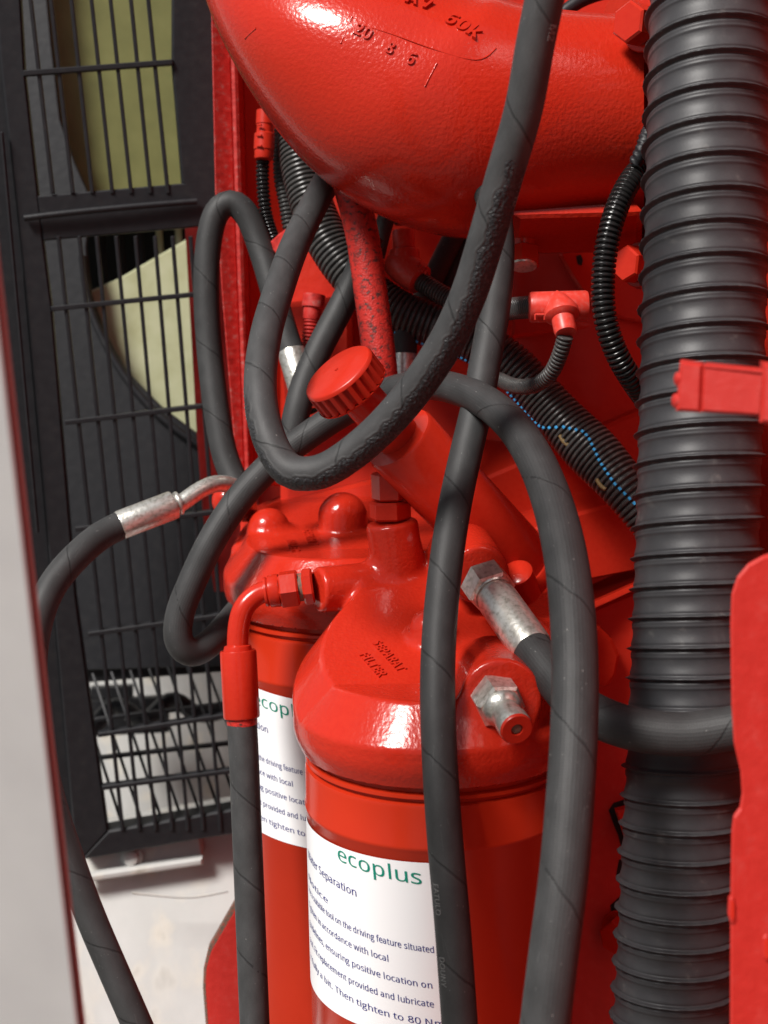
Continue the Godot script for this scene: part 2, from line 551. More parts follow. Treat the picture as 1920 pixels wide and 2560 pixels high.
func stub(p: Vector3, a: Vector3, b: Vector3, ra: float, rb: float) -> float:
	var l := a.distance_to(b)
	var ax := (b - a) / l
	var h := (p - a).dot(ax)
	var r := ((p - a) - ax * h).length()
	return smax(r - lerpf(ra, rb, clampf(h / l, 0.0, 1.0)), absf(h - l * 0.5) - l * 0.5, 0.003)

func boxd(p: Vector3, c: Vector3, e: Vector3, r: float) -> float:
	var q := (p - c).abs() - e + Vector3.ONE * r
	return Vector3(maxf(q.x, 0), maxf(q.y, 0), maxf(q.z, 0)).length() + minf(maxf(q.x, maxf(q.y, q.z)), 0.0) - r

func head(p: Vector3) -> float:
	var d := lid(p, NEAR, Vector2(-0.006, -0.08), 0.36, 0.042)
	d = smin(d, lid(p, REAR, Vector2(0.004, -0.06), 0.12, 0.0), 0.005)
	# deck between the near lid and the engine, and between the rear lid and the engine
	d = smin(d, boxd(p, Vector3(NEAR.x + 0.03, NEAR.y - 0.020, NEAR.z - 0.145), Vector3(0.055, 0.0272, 0.085), 0.004), 0.004)
	d = smin(d, boxd(p, Vector3(REAR.x + 0.0, REAR.y - 0.0305, REAR.z - 0.075), Vector3(0.078, 0.0285, 0.07), 0.005), 0.004)
	# right shoulder carrying the ports
	d = smin(d, boxd(p, Vector3(NEAR.x + 0.064, NEAR.y - 0.028, NEAR.z - 0.05), Vector3(0.02, 0.030, 0.06), 0.012), 0.008)
	for c in caps_:
		if c[0] == 0: d = smin(d, capsule(p, c[1], c[2], c[3], c[4]), c[5])
		else: d = smin(d, stub(p, c[1], c[2], c[3], c[4]), c[5])
	return d

func field_mesh(mb: MB, lo: Vector3, hi: Vector3, cell: float) -> void:
	var bl := cell * 4.0
	var nx := int(ceil((hi.x - lo.x) / bl))
	var ny := int(ceil((hi.y - lo.y) / bl))
	var nz := int(ceil((hi.z - lo.z) / bl))
	var val := {}
	var cellv := {}
	var half := bl * 0.8661 * 1.15
	var at := func(i: int, j: int, k: int) -> float:
		var key := (i * 4096 + j) * 4096 + k
		if val.has(key): return val[key]
		var f := head(lo + Vector3(i, j, k) * cell)
		val[key] = f
		return f
	var cells: Array[Vector3i] = []
	for bx in nx:
		for by in ny:
			for bz in nz:
				var c := lo + (Vector3(bx, by, bz) + Vector3.ONE * 0.5) * bl
				if absf(head(c)) > half: continue
				for i in 4:
					for j in 4:
						for k in 4:
							cells.append(Vector3i(bx * 4 + i, by * 4 + j, bz * 4 + k))
	var corner: Array[Vector3i] = [Vector3i(0,0,0), Vector3i(1,0,0), Vector3i(0,1,0), Vector3i(1,1,0), Vector3i(0,0,1), Vector3i(1,0,1), Vector3i(0,1,1), Vector3i(1,1,1)]
	var edges := [[0,1],[2,3],[4,5],[6,7],[0,2],[1,3],[4,6],[5,7],[0,4],[1,5],[2,6],[3,7]]
	for c in cells:
		var f: Array[float] = []
		var neg := 0
		for q in corner:
			var x: float = at.call(c.x + q.x, c.y + q.y, c.z + q.z)
			f.append(x)
			if x < 0.0: neg += 1
		if neg == 0 or neg == 8: continue
		var sum := Vector3.ZERO
		var cnt := 0
		for e in edges:
			var fa := f[e[0]]
			var fb := f[e[1]]
			if (fa < 0.0) == (fb < 0.0): continue
			sum += Vector3(corner[e[0]]).lerp(Vector3(corner[e[1]]), fa / (fa - fb))
			cnt += 1
		var p := lo + (Vector3(c) + sum / cnt) * cell
		var h := 0.0004
		var g := Vector3.ZERO
		for it in 2:
			var f0 := head(p)
			g = Vector3(head(p + Vector3(h, 0, 0)) - f0, head(p + Vector3(0, h, 0)) - f0, head(p + Vector3(0, 0, h)) - f0)
			if g.length() < 1e-9: g = Vector3.UP
			g = g.normalized()
			if it == 0: p -= g * clampf(f0, -cell, cell)
		cellv[c] = mb.v.size()
		mb.v.append(p); mb.n.append(g); mb.uv.append(Vector2.ZERO)
	for c: Vector3i in cellv:
		var f0: float = at.call(c.x, c.y, c.z)
		for ax in 3:
			var d := Vector3i.ZERO
			d[ax] = 1
			var f1: float = at.call(c.x + d.x, c.y + d.y, c.z + d.z)
			if (f0 < 0.0) == (f1 < 0.0): continue
			var u := Vector3i.ZERO
			u[(ax + 1) % 3] = 1
			var w := Vector3i.ZERO
			w[(ax + 2) % 3] = 1
			if cellv.has(c - u) and cellv.has(c - w) and cellv.has(c - u - w):
				mb.face(cellv[c], cellv[c - u], cellv[c - u - w])
				mb.face(cellv[c], cellv[c - u - w], cellv[c - w])

func flat_text(mb: MB, text: String, p0: Vector3, px: Vector3, up: Vector3, size: float, high: float, width := 0.0, bold := true) -> void:
	var ex := (px - p0).normalized()
	var ey := (up - ex * up.dot(ex)).normalized()
	var nn := ex.cross(ey)
	lettering(mb, text, size, high, func(x: float, y: float, h: float) -> Vector3: return p0 + ex * x + ey * y + nn * (h - high * 0.35), bold, width)

# raised letters that sit on the casting
func head_text(mb: MB, text: String, p0: Vector3, px: Vector3, up: Vector3, size: float, high: float) -> void:
	var ex := (px - p0).normalized()
	var ey := (up - ex * up.dot(ex)).normalized()
	var nn := ex.cross(ey)
	lettering(mb, text, size, high, func(x: float, y: float, h: float) -> Vector3:
		var p := p0 + ex * x + ey * y
		for i in 4: p -= nn * head(p)
		return p + nn * (h - high * 0.3), true)

# print that follows a can: arc measured from the side that faces the viewer
func can_text(mb: MB, text: String, axis: Vector3, r: float, a0: float, a1: float, y: float, size: float, tilt: float, bold := false) -> void:
	var w := (a1 - a0) * r
	lettering(mb, text, size, 0.0, func(x: float, yy: float, h: float) -> Vector3:
		var arc := a0 + (x - tilt * yy) / r
		return Vector3(axis.x + sin(arc) * (r + h), y + yy - tilt * (arc * r), axis.z + cos(arc) * (r + h)), bold, w)

func oil_filter(label: String, c: Vector3, top: float, bottom: float, ring: float, lab_top: float, lab_bot: float, tilt: float, twist: float, paper_tilt: float) -> void:
	var t := thing("oil_filter", label, "filter", Vector3(c.x, bottom, c.z), "spin-on filters under the red casting")
	var mb := MB.new()
	var r := 0.0762
	var base := Vector3(c.x, 0, c.z)
	lathe(mb, base, Vector3.UP, [[0.0, bottom], [r * 0.9, bottom], [r * 0.985, bottom + 0.004], [r, bottom + 0.012], [r, ring - 0.0022], [r + 0.0008, ring - 0.0012], [r + 0.0009, ring + 0.0008], [r + 0.0002, ring + 0.002], [r + 0.0002, top - 0.0115], [r - 0.0004, top - 0.0095], [r - 0.0032, top - 0.0088], [r - 0.0032, top - 0.0074], [r - 0.0002, top - 0.0060], [r - 0.0004, top - 0.0042], [r - 0.0036, top - 0.0034], [r - 0.0038, top + 0.002], [0.0, top + 0.002]], 128)
	part(mb, "can", M.can_red, t)
	var lb := MB.new()
	var cols := 72
	var pts := PackedVector3Array()
	var a0 := -1.5 + twist
	var a1 := 0.03 + twist
	for row in 2:
		for j in cols + 1:
			var a := lerpf(a0, a1, float(j) / cols)
			var y := (lab_top if row == 0 else lab_bot) - paper_tilt * a * r
			pts.append(Vector3(c.x + sin(a) * (r + 0.00035), y, c.z + cos(a) * (r + 0.00035)))
	lb.grid(pts, 2, cols + 1, PackedVector3Array([Vector3(c.x, lab_top, c.z), Vector3(c.x, lab_bot, c.z)]), false)
	var lab := part(lb, "label", M.label_white, t, "white paper label with green and navy print")
	var g := MB.new()
	var rr := r + 0.0006
	can_text(g, "ecoplus", c, rr, -0.83 + twist, -0.16 + twist, lab_top - 0.0158, 0.0108, tilt)
	part(g, "green_lettering", M.ink_green, lab)
	var b := MB.new()
	var lines := [["Water Separation", -1.36, -0.66, 0.0307, 0.0060], ["Notice", -1.36, -0.97, 0.0440, 0.0048], ["Use a suitable tool on the driving feature situated", -1.38, -0.085, 0.0515, 0.0049],
		["Tighten in accordance with local", -1.38, -0.41, 0.0612, 0.0049], ["guidelines, ensuring positive location on", -1.38, -0.10, 0.0716, 0.0049], ["seal. Fit replacement provided and lubricate", -1.38, -0.09, 0.0822, 0.0049], ["it fully a bit. Then tighten to 80 Nm", -1.38, -0.02, 0.0928, 0.0049]]
	for l in lines:
		if lab_top - l[3] > lab_bot + 0.003: can_text(b, l[0], c, rr, l[1] + twist, l[2] + twist, lab_top - l[3], l[4], tilt)
	part(b, "navy_lettering", M.ink_navy, lab)

# ---------------------------------------------------------------- the scene
func _ready() -> void:
	var cam := Camera3D.new()
	cam.name = "camera"
	cam.position = Vector3(0, 1.45, 0)
	cam.rotation_order = EULER_ORDER_YXZ
	cam.rotation_degrees = Vector3(-9.0, 0.0, -1.0)
	cam.fov = 40.19
	cam.near = 0.05
	cam.far = 60.0
	var lens := CameraAttributesPhysical.new()
	lens.frustum_focal_length = 32.8
	lens.frustum_focus_distance = 0.80
	lens.frustum_near = 0.05
	lens.frustum_far = 60.0
	lens.exposure_aperture = 6.3
	cam.attributes = lens
	add_child(cam)
	var env := Environment.new()
	env.background_mode = Environment.BG_SKY
	var sky := ProceduralSkyMaterial.new()
	sky.sky_top_color = Color(0.80, 0.84, 0.90)
	sky.sky_horizon_color = Color(0.86, 0.87, 0.89)
	sky.ground_horizon_color = Color(0.56, 0.54, 0.51)
	sky.ground_bottom_color = Color(0.44, 0.42, 0.39)
	sky.sky_energy_multiplier = 0.55
	env.sky = Sky.new()
	env.sky.sky_material = sky
	env.tonemap_mode = Environment.TONE_MAPPER_LINEAR
	env.tonemap_exposure = 1.5
	env.sdfgi_enabled = true
	env.ssao_enabled = true
	env.ssil_enabled = true
	var we := WorldEnvironment.new()
	we.name = "world_environment"
	we.environment = env
	add_child(we)
	var sun := DirectionalLight3D.new()
	sun.name = "sun"
	sun.light_energy = 1.15
	sun.light_color = Color(1.0, 0.985, 0.965)
	sun.light_angular_distance = 17.0
	sun.shadow_enabled = true
	sun.rotation_order = EULER_ORDER_YXZ
	sun.rotation_degrees = Vector3(-49.0, -44.0, 0.0)
	add_child(sun)
	make_materials()
	build_setting()
	build_fan_side()
	build_engine()
	build_elbow()
	build_head()
	build_filler()
	build_hoses()
	build_conduits()
	build_near_right()

func build_setting() -> void:
	var s := MB.new()
	prism(s, [Vector3(-0.9897, 2.4517, -1.6773), Vector3(1.0671, 2.4162, -1.6717), Vector3(1.0237, -0.0385, -1.2829), Vector3(-1.0331, -0.0031, -1.2886)], Vector3(0, 0, -0.03), 0.0)
	var w := solo(s, "canopy_wall", M.white_paint, "pale far wall of the engine canopy behind the fan", "wall", Vector3(-0.2416, 1.1264, -1.4674))
	w.set_meta("kind", "structure")
	var r := MB.new()
	prism(r, [Vector3(-0.16, 2.3, -0.78), Vector3(0.45, 2.3, -0.78), Vector3(0.45, 2.3, -1.6), Vector3(-0.16, 2.3, -1.6)], Vector3(0, 0.02, 0), 0.0)
	solo(r, "added_shade_roof", M.panel_grey, "unseen roof sheet added above the elbow to shade the engine", "roof", Vector3(0, 2.3, -1.2)).set_meta("kind", "structure")  # added out of view to cut the sky light from overhead
	r = MB.new()
	prism(r, [Vector3(0.31, 0.2, 0.35), Vector3(0.31, 2.1, 0.35), Vector3(0.31, 2.1, -1.6), Vector3(0.31, 0.2, -1.6)], Vector3(0.02, 0, 0), 0.0)
	solo(r, "added_shade_wall", M.block_red, "unseen red wall added right of the duct to block light from that side", "wall", Vector3(0.31, 1.2, -1.0)).set_meta("kind", "structure")  # added out of view, keeps sky fill off the right-hand sides
	# white chassis beam under the fan guard
	var t := thing("chassis_beam", "cream white chassis beam with a welded tab under the black fan guard", "beam", Vector3(-0.2203, 0.8688, -1.0520))
	var b := MB.new()
	prism(b, [Vector3(-0.4202, 0.9878, -1.0945), Vector3(-0.2607, 0.9885, -1.1276), Vector3(-0.1333, 0.9976, -1.1601), Vector3(-0.0257, 1.0053, -1.1875), Vector3(-0.0281, 0.7667, -1.0199), Vector3(-0.3907, 0.8053, -0.9727)], Vector3(0, -0.02, -0.12), 0.002)
	part(b, "beam_face", M.white_paint, t)
	var tab := MB.new()
	prism(tab, [Vector3(-0.2611, 0.9907, -1.1138), Vector3(-0.1631, 0.9944, -1.1368), Vector3(-0.1590, 0.9791, -1.1268), Vector3(-0.2541, 0.9739, -1.1034)], Vector3(0, 0, -0.02), 0.001)
	part(tab, "mounting_tab", M.white_paint, t)
	var lip := MB.new()
	bar(lip, Vector3(-0.2553, 0.9741, -1.0981), Vector3(-0.1583, 0.9782, -1.1213), Vector3.UP, 0.0068, 0.010, 0.002)
	part(lip, "tab_lip", M.white_paint, t)
	var bolt := MB.new()
	lathe(bolt, Vector3(-0.2168, 0.9822, -1.1170), Vector3(0, 0.35, 0.9), [[0.010, 0.0], [0.0096, 0.003], [0.0068, 0.0035], [0.0064, 0.008], [0.004, 0.0095], [0.0, 0.0097]], 10)
	part(bolt, "tab_bolt", M.white_paint, t)
	var seam := MB.new()
	sweep(seam, catmull([Vector3(-0.2084, 0.9740, -1.0667), Vector3(-0.1868, 0.9686, -1.0719), Vector3(-0.1649, 0.9648, -1.0763), Vector3(-0.1490, 0.9651, -1.0794), Vector3(-0.1332, 0.9660, -1.0846)], 0.004), 0.0011, 8)
	part(seam, "weld_bead", M.white_paint, t)
	# canopy door post close to the camera
	var p := MB.new()
	prism(p, [Vector3(-0.1729, 1.7587, -0.4512), Vector3(-0.1345, 1.7476, -0.4357), Vector3(-0.1109, 1.1974, -0.4577), Vector3(-0.1064, 1.0945, -0.4618), Vector3(-0.1694, 1.0741, -0.4896)], Vector3(0, 0, -0.012), 0.001)
	var post := thing("canopy_panel", "pale grey canopy panel with a red edge, out of focus at the left", "panel", Vector3(-0.1256, 1.1941, -0.4642))
	part(p, "panel_face", M.panel_grey, post)
	var e := MB.new()
	prism(e, [Vector3(-0.1354, 1.7498, -0.4390), Vector3(-0.1343, 1.7495, -0.4386), Vector3(-0.1100, 1.1962, -0.4598), Vector3(-0.1053, 1.0929, -0.4638), Vector3(-0.1068, 1.0924, -0.4645), Vector3(-0.1114, 1.1959, -0.4604)], Vector3(-0.002, 0, -0.012), 0.0006)
	part(e, "red_edge", M.dull_red, post, "red painted edge of the panel")
	# red plate with a worn edge
	var q := thing("red_foot_plate", "red steel plate with a worn brown edge below the near grey hose", "plate", Vector3(-0.1231, 0.9241, -0.9494))
	var f := MB.new()
	prism(f, [Vector3(-0.1032, 1.0274, -0.9658), Vector3(-0.1111, 1.0096, -0.9630), Vector3(-0.1315, 0.9766, -0.9577), Vector3(-0.1352, 0.9646, -0.9558), Vector3(-0.1360, 0.9502, -0.9536), Vector3(-0.1334, 0.9012, -0.9458), Vector3(-0.0827, 0.9003, -0.9457), Vector3(-0.0804, 1.0270, -0.9657)], Vector3(0, 0, -0.008), 0.0006)
	part(f, "plate_face", M.matt_red, q)
	var we := MB.new()
	prism(we, [Vector3(-0.1044, 1.0284, -0.9663), Vector3(-0.1128, 1.0130, -0.9639), Vector3(-0.1338, 0.9782, -0.9584), Vector3(-0.1373, 0.9644, -0.9562), Vector3(-0.1381, 0.9500, -0.9539), Vector3(-0.1352, 0.9010, -0.9462), Vector3(-0.1334, 0.9010, -0.9462), Vector3(-0.1359, 0.9500, -0.9539), Vector3(-0.1351, 0.9641, -0.9562), Vector3(-0.1314, 0.9763, -0.9581), Vector3(-0.1108, 1.0095, -0.9633), Vector3(-0.1032, 1.0260, -0.9660)], Vector3(0, 0, -0.009), 0.0003)
	part(we, "worn_edge", M.edge_rust, q)

func build_fan_side() -> void:
	# guard: moulded frame and bars, one mesh each
	var t := thing("fan_guard", "black plastic fan guard with upright bars left of the red post", "fan guard", Vector3(-0.1909, 0.9958, -1.1052))
	var side := (Vector3(-0.1726, 1.3993, -1.0975) - Vector3(-0.2629, 1.3924, -1.0820)).normalized()
	var up := (Vector3(-0.2424, 1.4919, -1.0829) - Vector3(-0.2340, 1.2102, -1.0919)).normalized()
	var nn := side.cross(up).normalized()
	if nn.z < 0.0: nn = -nn
	var back := -nn * 0.02
	var f := MB.new()
	prism(f, [Vector3(-0.2778, 1.7473, -1.0699), Vector3(-0.2598, 1.7478, -1.0730), Vector3(-0.2605, 1.6143, -1.0765), Vector3(-0.2546, 1.4920, -1.0808), Vector3(-0.2512, 1.4410, -1.0828), Vector3(-0.2461, 1.2125, -1.0898), Vector3(-0.2317, 1.0142, -1.0976), Vector3(-0.2536, 0.9910, -1.0944), Vector3(-0.2590, 1.0020, -1.0932), Vector3(-0.2622, 1.1457, -1.0888), Vector3(-0.2704, 1.4624, -1.0788), Vector3(-0.2775, 1.6227, -1.0733)], back, 0.0015)
	part(f, "frame_side", M.black_plastic, t)
	f = MB.new()
	prism(f, [Vector3(-0.3025, 1.7465, -1.0656), Vector3(-0.2639, 1.7477, -1.0723), Vector3(-0.2704, 1.4624, -1.0788), Vector3(-0.2622, 1.1457, -1.0888), Vector3(-0.2584, 1.0026, -1.0933), Vector3(-0.2671, 1.0055, -1.0917), Vector3(-0.2958, 1.1480, -1.0829), Vector3(-0.3051, 1.4629, -1.0728)], back * 0.5, 0.001)
	for i in f.v.size(): f.v[i] += back * 0.4
	part(f, "frame_return", M.black_plastic, t)
	var ridge := MB.new()
	bar(ridge, Vector3(-0.2791, 1.5710, -1.0723), Vector3(-0.2717, 1.2676, -1.0818), side, 0.0022, 0.006, 0.0008)
	part(ridge, "frame_ridge", M.black_plastic, t)
	f = MB.new()
	prism(f, [Vector3(-0.1481, 1.7513, -1.0923), Vector3(-0.1163, 1.7522, -1.0978), Vector3(-0.1227, 1.5448, -1.1023), Vector3(-0.1198, 1.5027, -1.1039), Vector3(-0.1455, 1.5005, -1.0995), Vector3(-0.1464, 1.5299, -1.0986), Vector3(-0.1502, 1.5335, -1.0978), Vector3(-0.1538, 1.6210, -1.0948)], back, 0.0015)
	part(f, "frame_side", M.black_plastic, t)
	f = MB.new()
	prism(f, [Vector3(-0.2573, 1.5246, -1.0794), Vector3(-0.1502, 1.5335, -1.0978), Vector3(-0.1185, 1.5358, -1.1033), Vector3(-0.1198, 1.5027, -1.1039), Vector3(-0.1471, 1.5002, -1.0993), Vector3(-0.2546, 1.4917, -1.0808)], back * 0.9, 0.001)
	part(f, "frame_crossbar", M.black_plastic, t)
	var rib := MB.new()
	sweep(rib, catmull([Vector3(-0.2665, 1.5082, -1.0740), Vector3(-0.2401, 1.5112, -1.0775), Vector3(-0.1902, 1.5159, -1.0861), Vector3(-0.1391, 1.5198, -1.0959)], 0.004), 0.0024, 12)
	part(rib, "crossbar_rib", M.black_plastic, t)
	f = MB.new()
	prism(f, [Vector3(-0.2317, 1.0142, -1.0976), Vector3(-0.1113, 1.0262, -1.1182), Vector3(-0.1104, 1.0041, -1.1189), Vector3(-0.1680, 0.9994, -1.1091), Vector3(-0.2504, 0.9910, -1.0950), Vector3(-0.2542, 0.9917, -1.0943)], back, 0.0015)
	part(f, "frame_bottom", M.black_plastic, t)
	# bars of the upper window: foot and head given on the guard's plane
	for q in [[Vector3(-0.2566, 1.7131, -1.0778), Vector3(-0.2463, 1.5265, -1.0845)], [Vector3(-0.2422, 1.7135, -1.0803), Vector3(-0.2317, 1.5264, -1.0870)], [Vector3(-0.2276, 1.7139, -1.0828), Vector3(-0.2174, 1.5264, -1.0895)], [Vector3(-0.2134, 1.7142, -1.0853), Vector3(-0.2027, 1.5263, -1.0921)], [Vector3(-0.1997, 1.7146, -1.0876), Vector3(-0.1888, 1.5262, -1.0945)], [Vector3(-0.1848, 1.7149, -1.0902), Vector3(-0.1745, 1.5261, -1.0970)], [Vector3(-0.1724, 1.7152, -1.0923), Vector3(-0.1614, 1.5260, -1.0992)]]:
		var b := MB.new()
		bar(b, q[0], q[1], side, 0.0030, 0.009, 0.0006)
		part(b, "guard_bar", M.black_plastic, t)
	var hb := MB.new()
	bar(hb, Vector3(-0.2619, 1.6133, -1.0774), Vector3(-0.1533, 1.6224, -1.0960), up, 0.0040, 0.008, 0.0006)
	part(hb, "guard_rail", M.black_plastic, t)
	for q in [[Vector3(-0.2441, 1.4950, -1.0857), Vector3(-0.2207, 1.0142, -1.1024)], [Vector3(-0.2288, 1.4949, -1.0884), Vector3(-0.2073, 1.0130, -1.1048)], [Vector3(-0.2161, 1.4947, -1.0906), Vector3(-0.1941, 1.0118, -1.1071)], [Vector3(-0.2016, 1.4946, -1.0931), Vector3(-0.1809, 1.0106, -1.1094)], [Vector3(-0.1873, 1.4944, -1.0956), Vector3(-0.1680, 1.0095, -1.1117)], [Vector3(-0.1727, 1.4943, -1.0981), Vector3(-0.1556, 1.0084, -1.1139)], [Vector3(-0.1595, 1.4941, -1.1004), Vector3(-0.1415, 1.0072, -1.1163)], [Vector3(-0.1459, 1.4940, -1.1028), Vector3(-0.1281, 1.0060, -1.1187)]]:
		var b := MB.new()
		bar(b, q[0], q[1], side, 0.0030, 0.009, 0.0006)
		part(b, "guard_bar", M.black_plastic, t)
	for q in [[Vector3(-0.2520, 1.4404, -1.0837), Vector3(-0.1264, 1.4509, -1.1052)], [Vector3(-0.2470, 1.3528, -1.0869), Vector3(-0.1251, 1.3639, -1.1078)], [Vector3(-0.2439, 1.2683, -1.0897), Vector3(-0.1283, 1.2778, -1.1095)], [Vector3(-0.2387, 1.1825, -1.0929), Vector3(-0.1186, 1.1933, -1.1134)], [Vector3(-0.2354, 1.0980, -1.0957), Vector3(-0.1151, 1.1087, -1.1163)], [Vector3(-0.2347, 1.0527, -1.0970), Vector3(-0.1135, 1.0599, -1.1179)]]:
		var b := MB.new()
		bar(b, q[0], q[1], up, 0.0038, 0.008, 0.0006)
		part(b, "guard_rail", M.black_plastic, t)
	# shroud and fan blades behind the guard
	var sh := thing("fan_shroud", "black fan shroud with a curved opening behind the guard", "shroud", Vector3(-0.2398, 1.1290, -1.2249))
	var m := MB.new()
	prism(m, [Vector3(-0.4038, 1.8541, -1.3296), Vector3(-0.2966, 1.8523, -1.3293), Vector3(-0.2945, 1.7323, -1.3103), Vector3(-0.2898, 1.6722, -1.3008), Vector3(-0.2831, 1.6051, -1.2901), Vector3(-0.2702, 1.5661, -1.2840), Vector3(-0.2565, 1.5341, -1.2789), Vector3(-0.2619, 1.4918, -1.2722), Vector3(-0.2580, 1.4512, -1.2658), Vector3(-0.2465, 1.4168, -1.2603), Vector3(-0.2271, 1.3819, -1.2548), Vector3(-0.1976, 1.3510, -1.2499), Vector3(-0.1631, 1.3243, -1.2457), Vector3(-0.0923, 1.2843, -1.2393), Vector3(-0.0952, 1.1220, -1.2136), Vector3(-0.4168, 1.1170, -1.2128)], Vector3(0, 0, -0.006), 0.001)
	part(m, "shroud_panel", M.black_plastic, sh)
	var ring := MB.new()
	sweep(ring, catmull([Vector3(-0.2648, 1.4847, -1.2670), Vector3(-0.2595, 1.4424, -1.2603), Vector3(-0.2458, 1.4077, -1.2548), Vector3(-0.2240, 1.3715, -1.2491), Vector3(-0.1943, 1.3393, -1.2440), Vector3(-0.1557, 1.3123, -1.2397), Vector3(-0.1062, 1.2886, -1.2360)], 0.006), 0.0035, 12)
	part(ring, "shroud_ring", M.black_plastic, sh)
	var fan := thing("cooling_fan", "cooling fan with olive and cream blades behind the guard", "fan", Vector3(-0.2267, 1.3471, -1.3809))
	m = MB.new()
	prism(m, [Vector3(-0.3178, 1.8246, -1.3502), Vector3(-0.0886, 1.8380, -1.4131), Vector3(-0.0938, 1.5442, -1.3666), Vector3(-0.1781, 1.5290, -1.3368), Vector3(-0.2386, 1.5145, -1.3163), Vector3(-0.3149, 1.5293, -1.3004)], Vector3(0, 0, -0.006), 0.002)
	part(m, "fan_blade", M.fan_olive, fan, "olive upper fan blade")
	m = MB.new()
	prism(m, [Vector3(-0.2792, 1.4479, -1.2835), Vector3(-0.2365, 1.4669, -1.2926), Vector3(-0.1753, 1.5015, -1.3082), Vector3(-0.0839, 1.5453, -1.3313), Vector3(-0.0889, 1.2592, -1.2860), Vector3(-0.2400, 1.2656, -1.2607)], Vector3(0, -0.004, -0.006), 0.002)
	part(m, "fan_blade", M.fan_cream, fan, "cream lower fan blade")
	m = MB.new()
	prism(m, [Vector3(-0.3275, 1.6191, -1.4037), Vector3(-0.0555, 1.6144, -1.4030), Vector3(-0.0596, 1.3841, -1.3665), Vector3(-0.3315, 1.3888, -1.3673)], Vector3(0, 0, -0.01), 0.001)
	part(m, "hub_plate", M.dark, fan)
	for i in 5:
		m = MB.new()
		var x := 245.0 + i * 48.0
		bar(m, Vector3(-0.2649, 1.5224, -1.3580) + (Vector3(-0.2466, 1.5240, -1.3583) - Vector3(-0.2649, 1.5224, -1.3580)) * i, Vector3(-0.2616, 1.4492, -1.3464) + (Vector3(-0.2466, 1.5240, -1.3583) - Vector3(-0.2649, 1.5224, -1.3580)) * i, Vector3.RIGHT, 0.006, 0.004, 0.001)
		part(m, "hub_rib", M.fan_cream if i > 2 else M.black_plastic, fan)
	# second guard on the far side, seen through the lower window
	var t2 := thing("far_guard", "second black bar guard seen slanting through the lower fan guard", "fan guard", Vector3(-0.2057, 0.9567, -1.2381))
	var edge := MB.new()
	bar(edge, Vector3(-0.2801, 1.1164, -1.2249), Vector3(-0.1176, 1.1264, -1.2265), Vector3.UP, 0.022, 0.01, 0.001)
	part(edge, "far_crossbar", M.black_plastic, t2)
	for i in 8:
		m = MB.new()
		var x0 := Vector3(-0.2759, 1.1186, -1.1979) + (Vector3(-0.2593, 1.1198, -1.1981) - Vector3(-0.2759, 1.1186, -1.1979)) * i
		var x1 := Vector3(-0.2188, 1.0057, -1.1061) + (Vector3(-0.2029, 1.0058, -1.1102) - Vector3(-0.2188, 1.0057, -1.1061)) * i
		bar(m, x0, x1, Vector3.RIGHT, 0.0024, 0.006, 0.0004)
		part(m, "far_bar", M.black_plastic, t2)
	for q in [[Vector3(-0.2580, 1.0864, -1.1715), Vector3(-0.1149, 1.0976, -1.1855)], [Vector3(-0.2497, 1.0596, -1.1491), Vector3(-0.1131, 1.0712, -1.1550)]]:
		m = MB.new()
		bar(m, q[0], q[1], Vector3.UP, 0.003, 0.006, 0.0004)
		part(m, "far_rail", M.black_plastic, t2)
	m = MB.new()
	sweep(m, catmull([Vector3(-0.2808, 1.0434, -1.2721), Vector3(-0.2577, 1.0662, -1.2858), Vector3(-0.2297, 1.0519, -1.2734), Vector3(-0.2045, 1.0709, -1.2865), Vector3(-0.1782, 1.0536, -1.2838), Vector3(-0.1246, 1.0714, -1.2866)], 0.006), 0.008, 14)
	solo(m, "far_cable", M.black_plastic, "black cable looping behind the lower part of the guard", "cable", Vector3(-0.2048, 1.0540, -1.2839))
	m = MB.new()
	prism(m, [Vector3(-0.3013, 1.0567, -1.3754), Vector3(-0.2586, 1.0580, -1.3756), Vector3(-0.2589, 1.0460, -1.3737), Vector3(-0.3015, 1.0447, -1.3735)], Vector3(0, 0, -0.01), 0.001)
	prism(m, [Vector3(-0.3015, 1.0439, -1.3734), Vector3(-0.2223, 1.0465, -1.3738), Vector3(-0.2230, 1.0105, -1.3681), Vector3(-0.3021, 1.0078, -1.3677)], Vector3(0, 0, -0.01), 0.001)
	solo(m, "far_bracket", M.black_plastic, "dark bracket on the pale wall behind the lower guard bars", "bracket", Vector3(-0.2595, 1.0119, -1.3683))

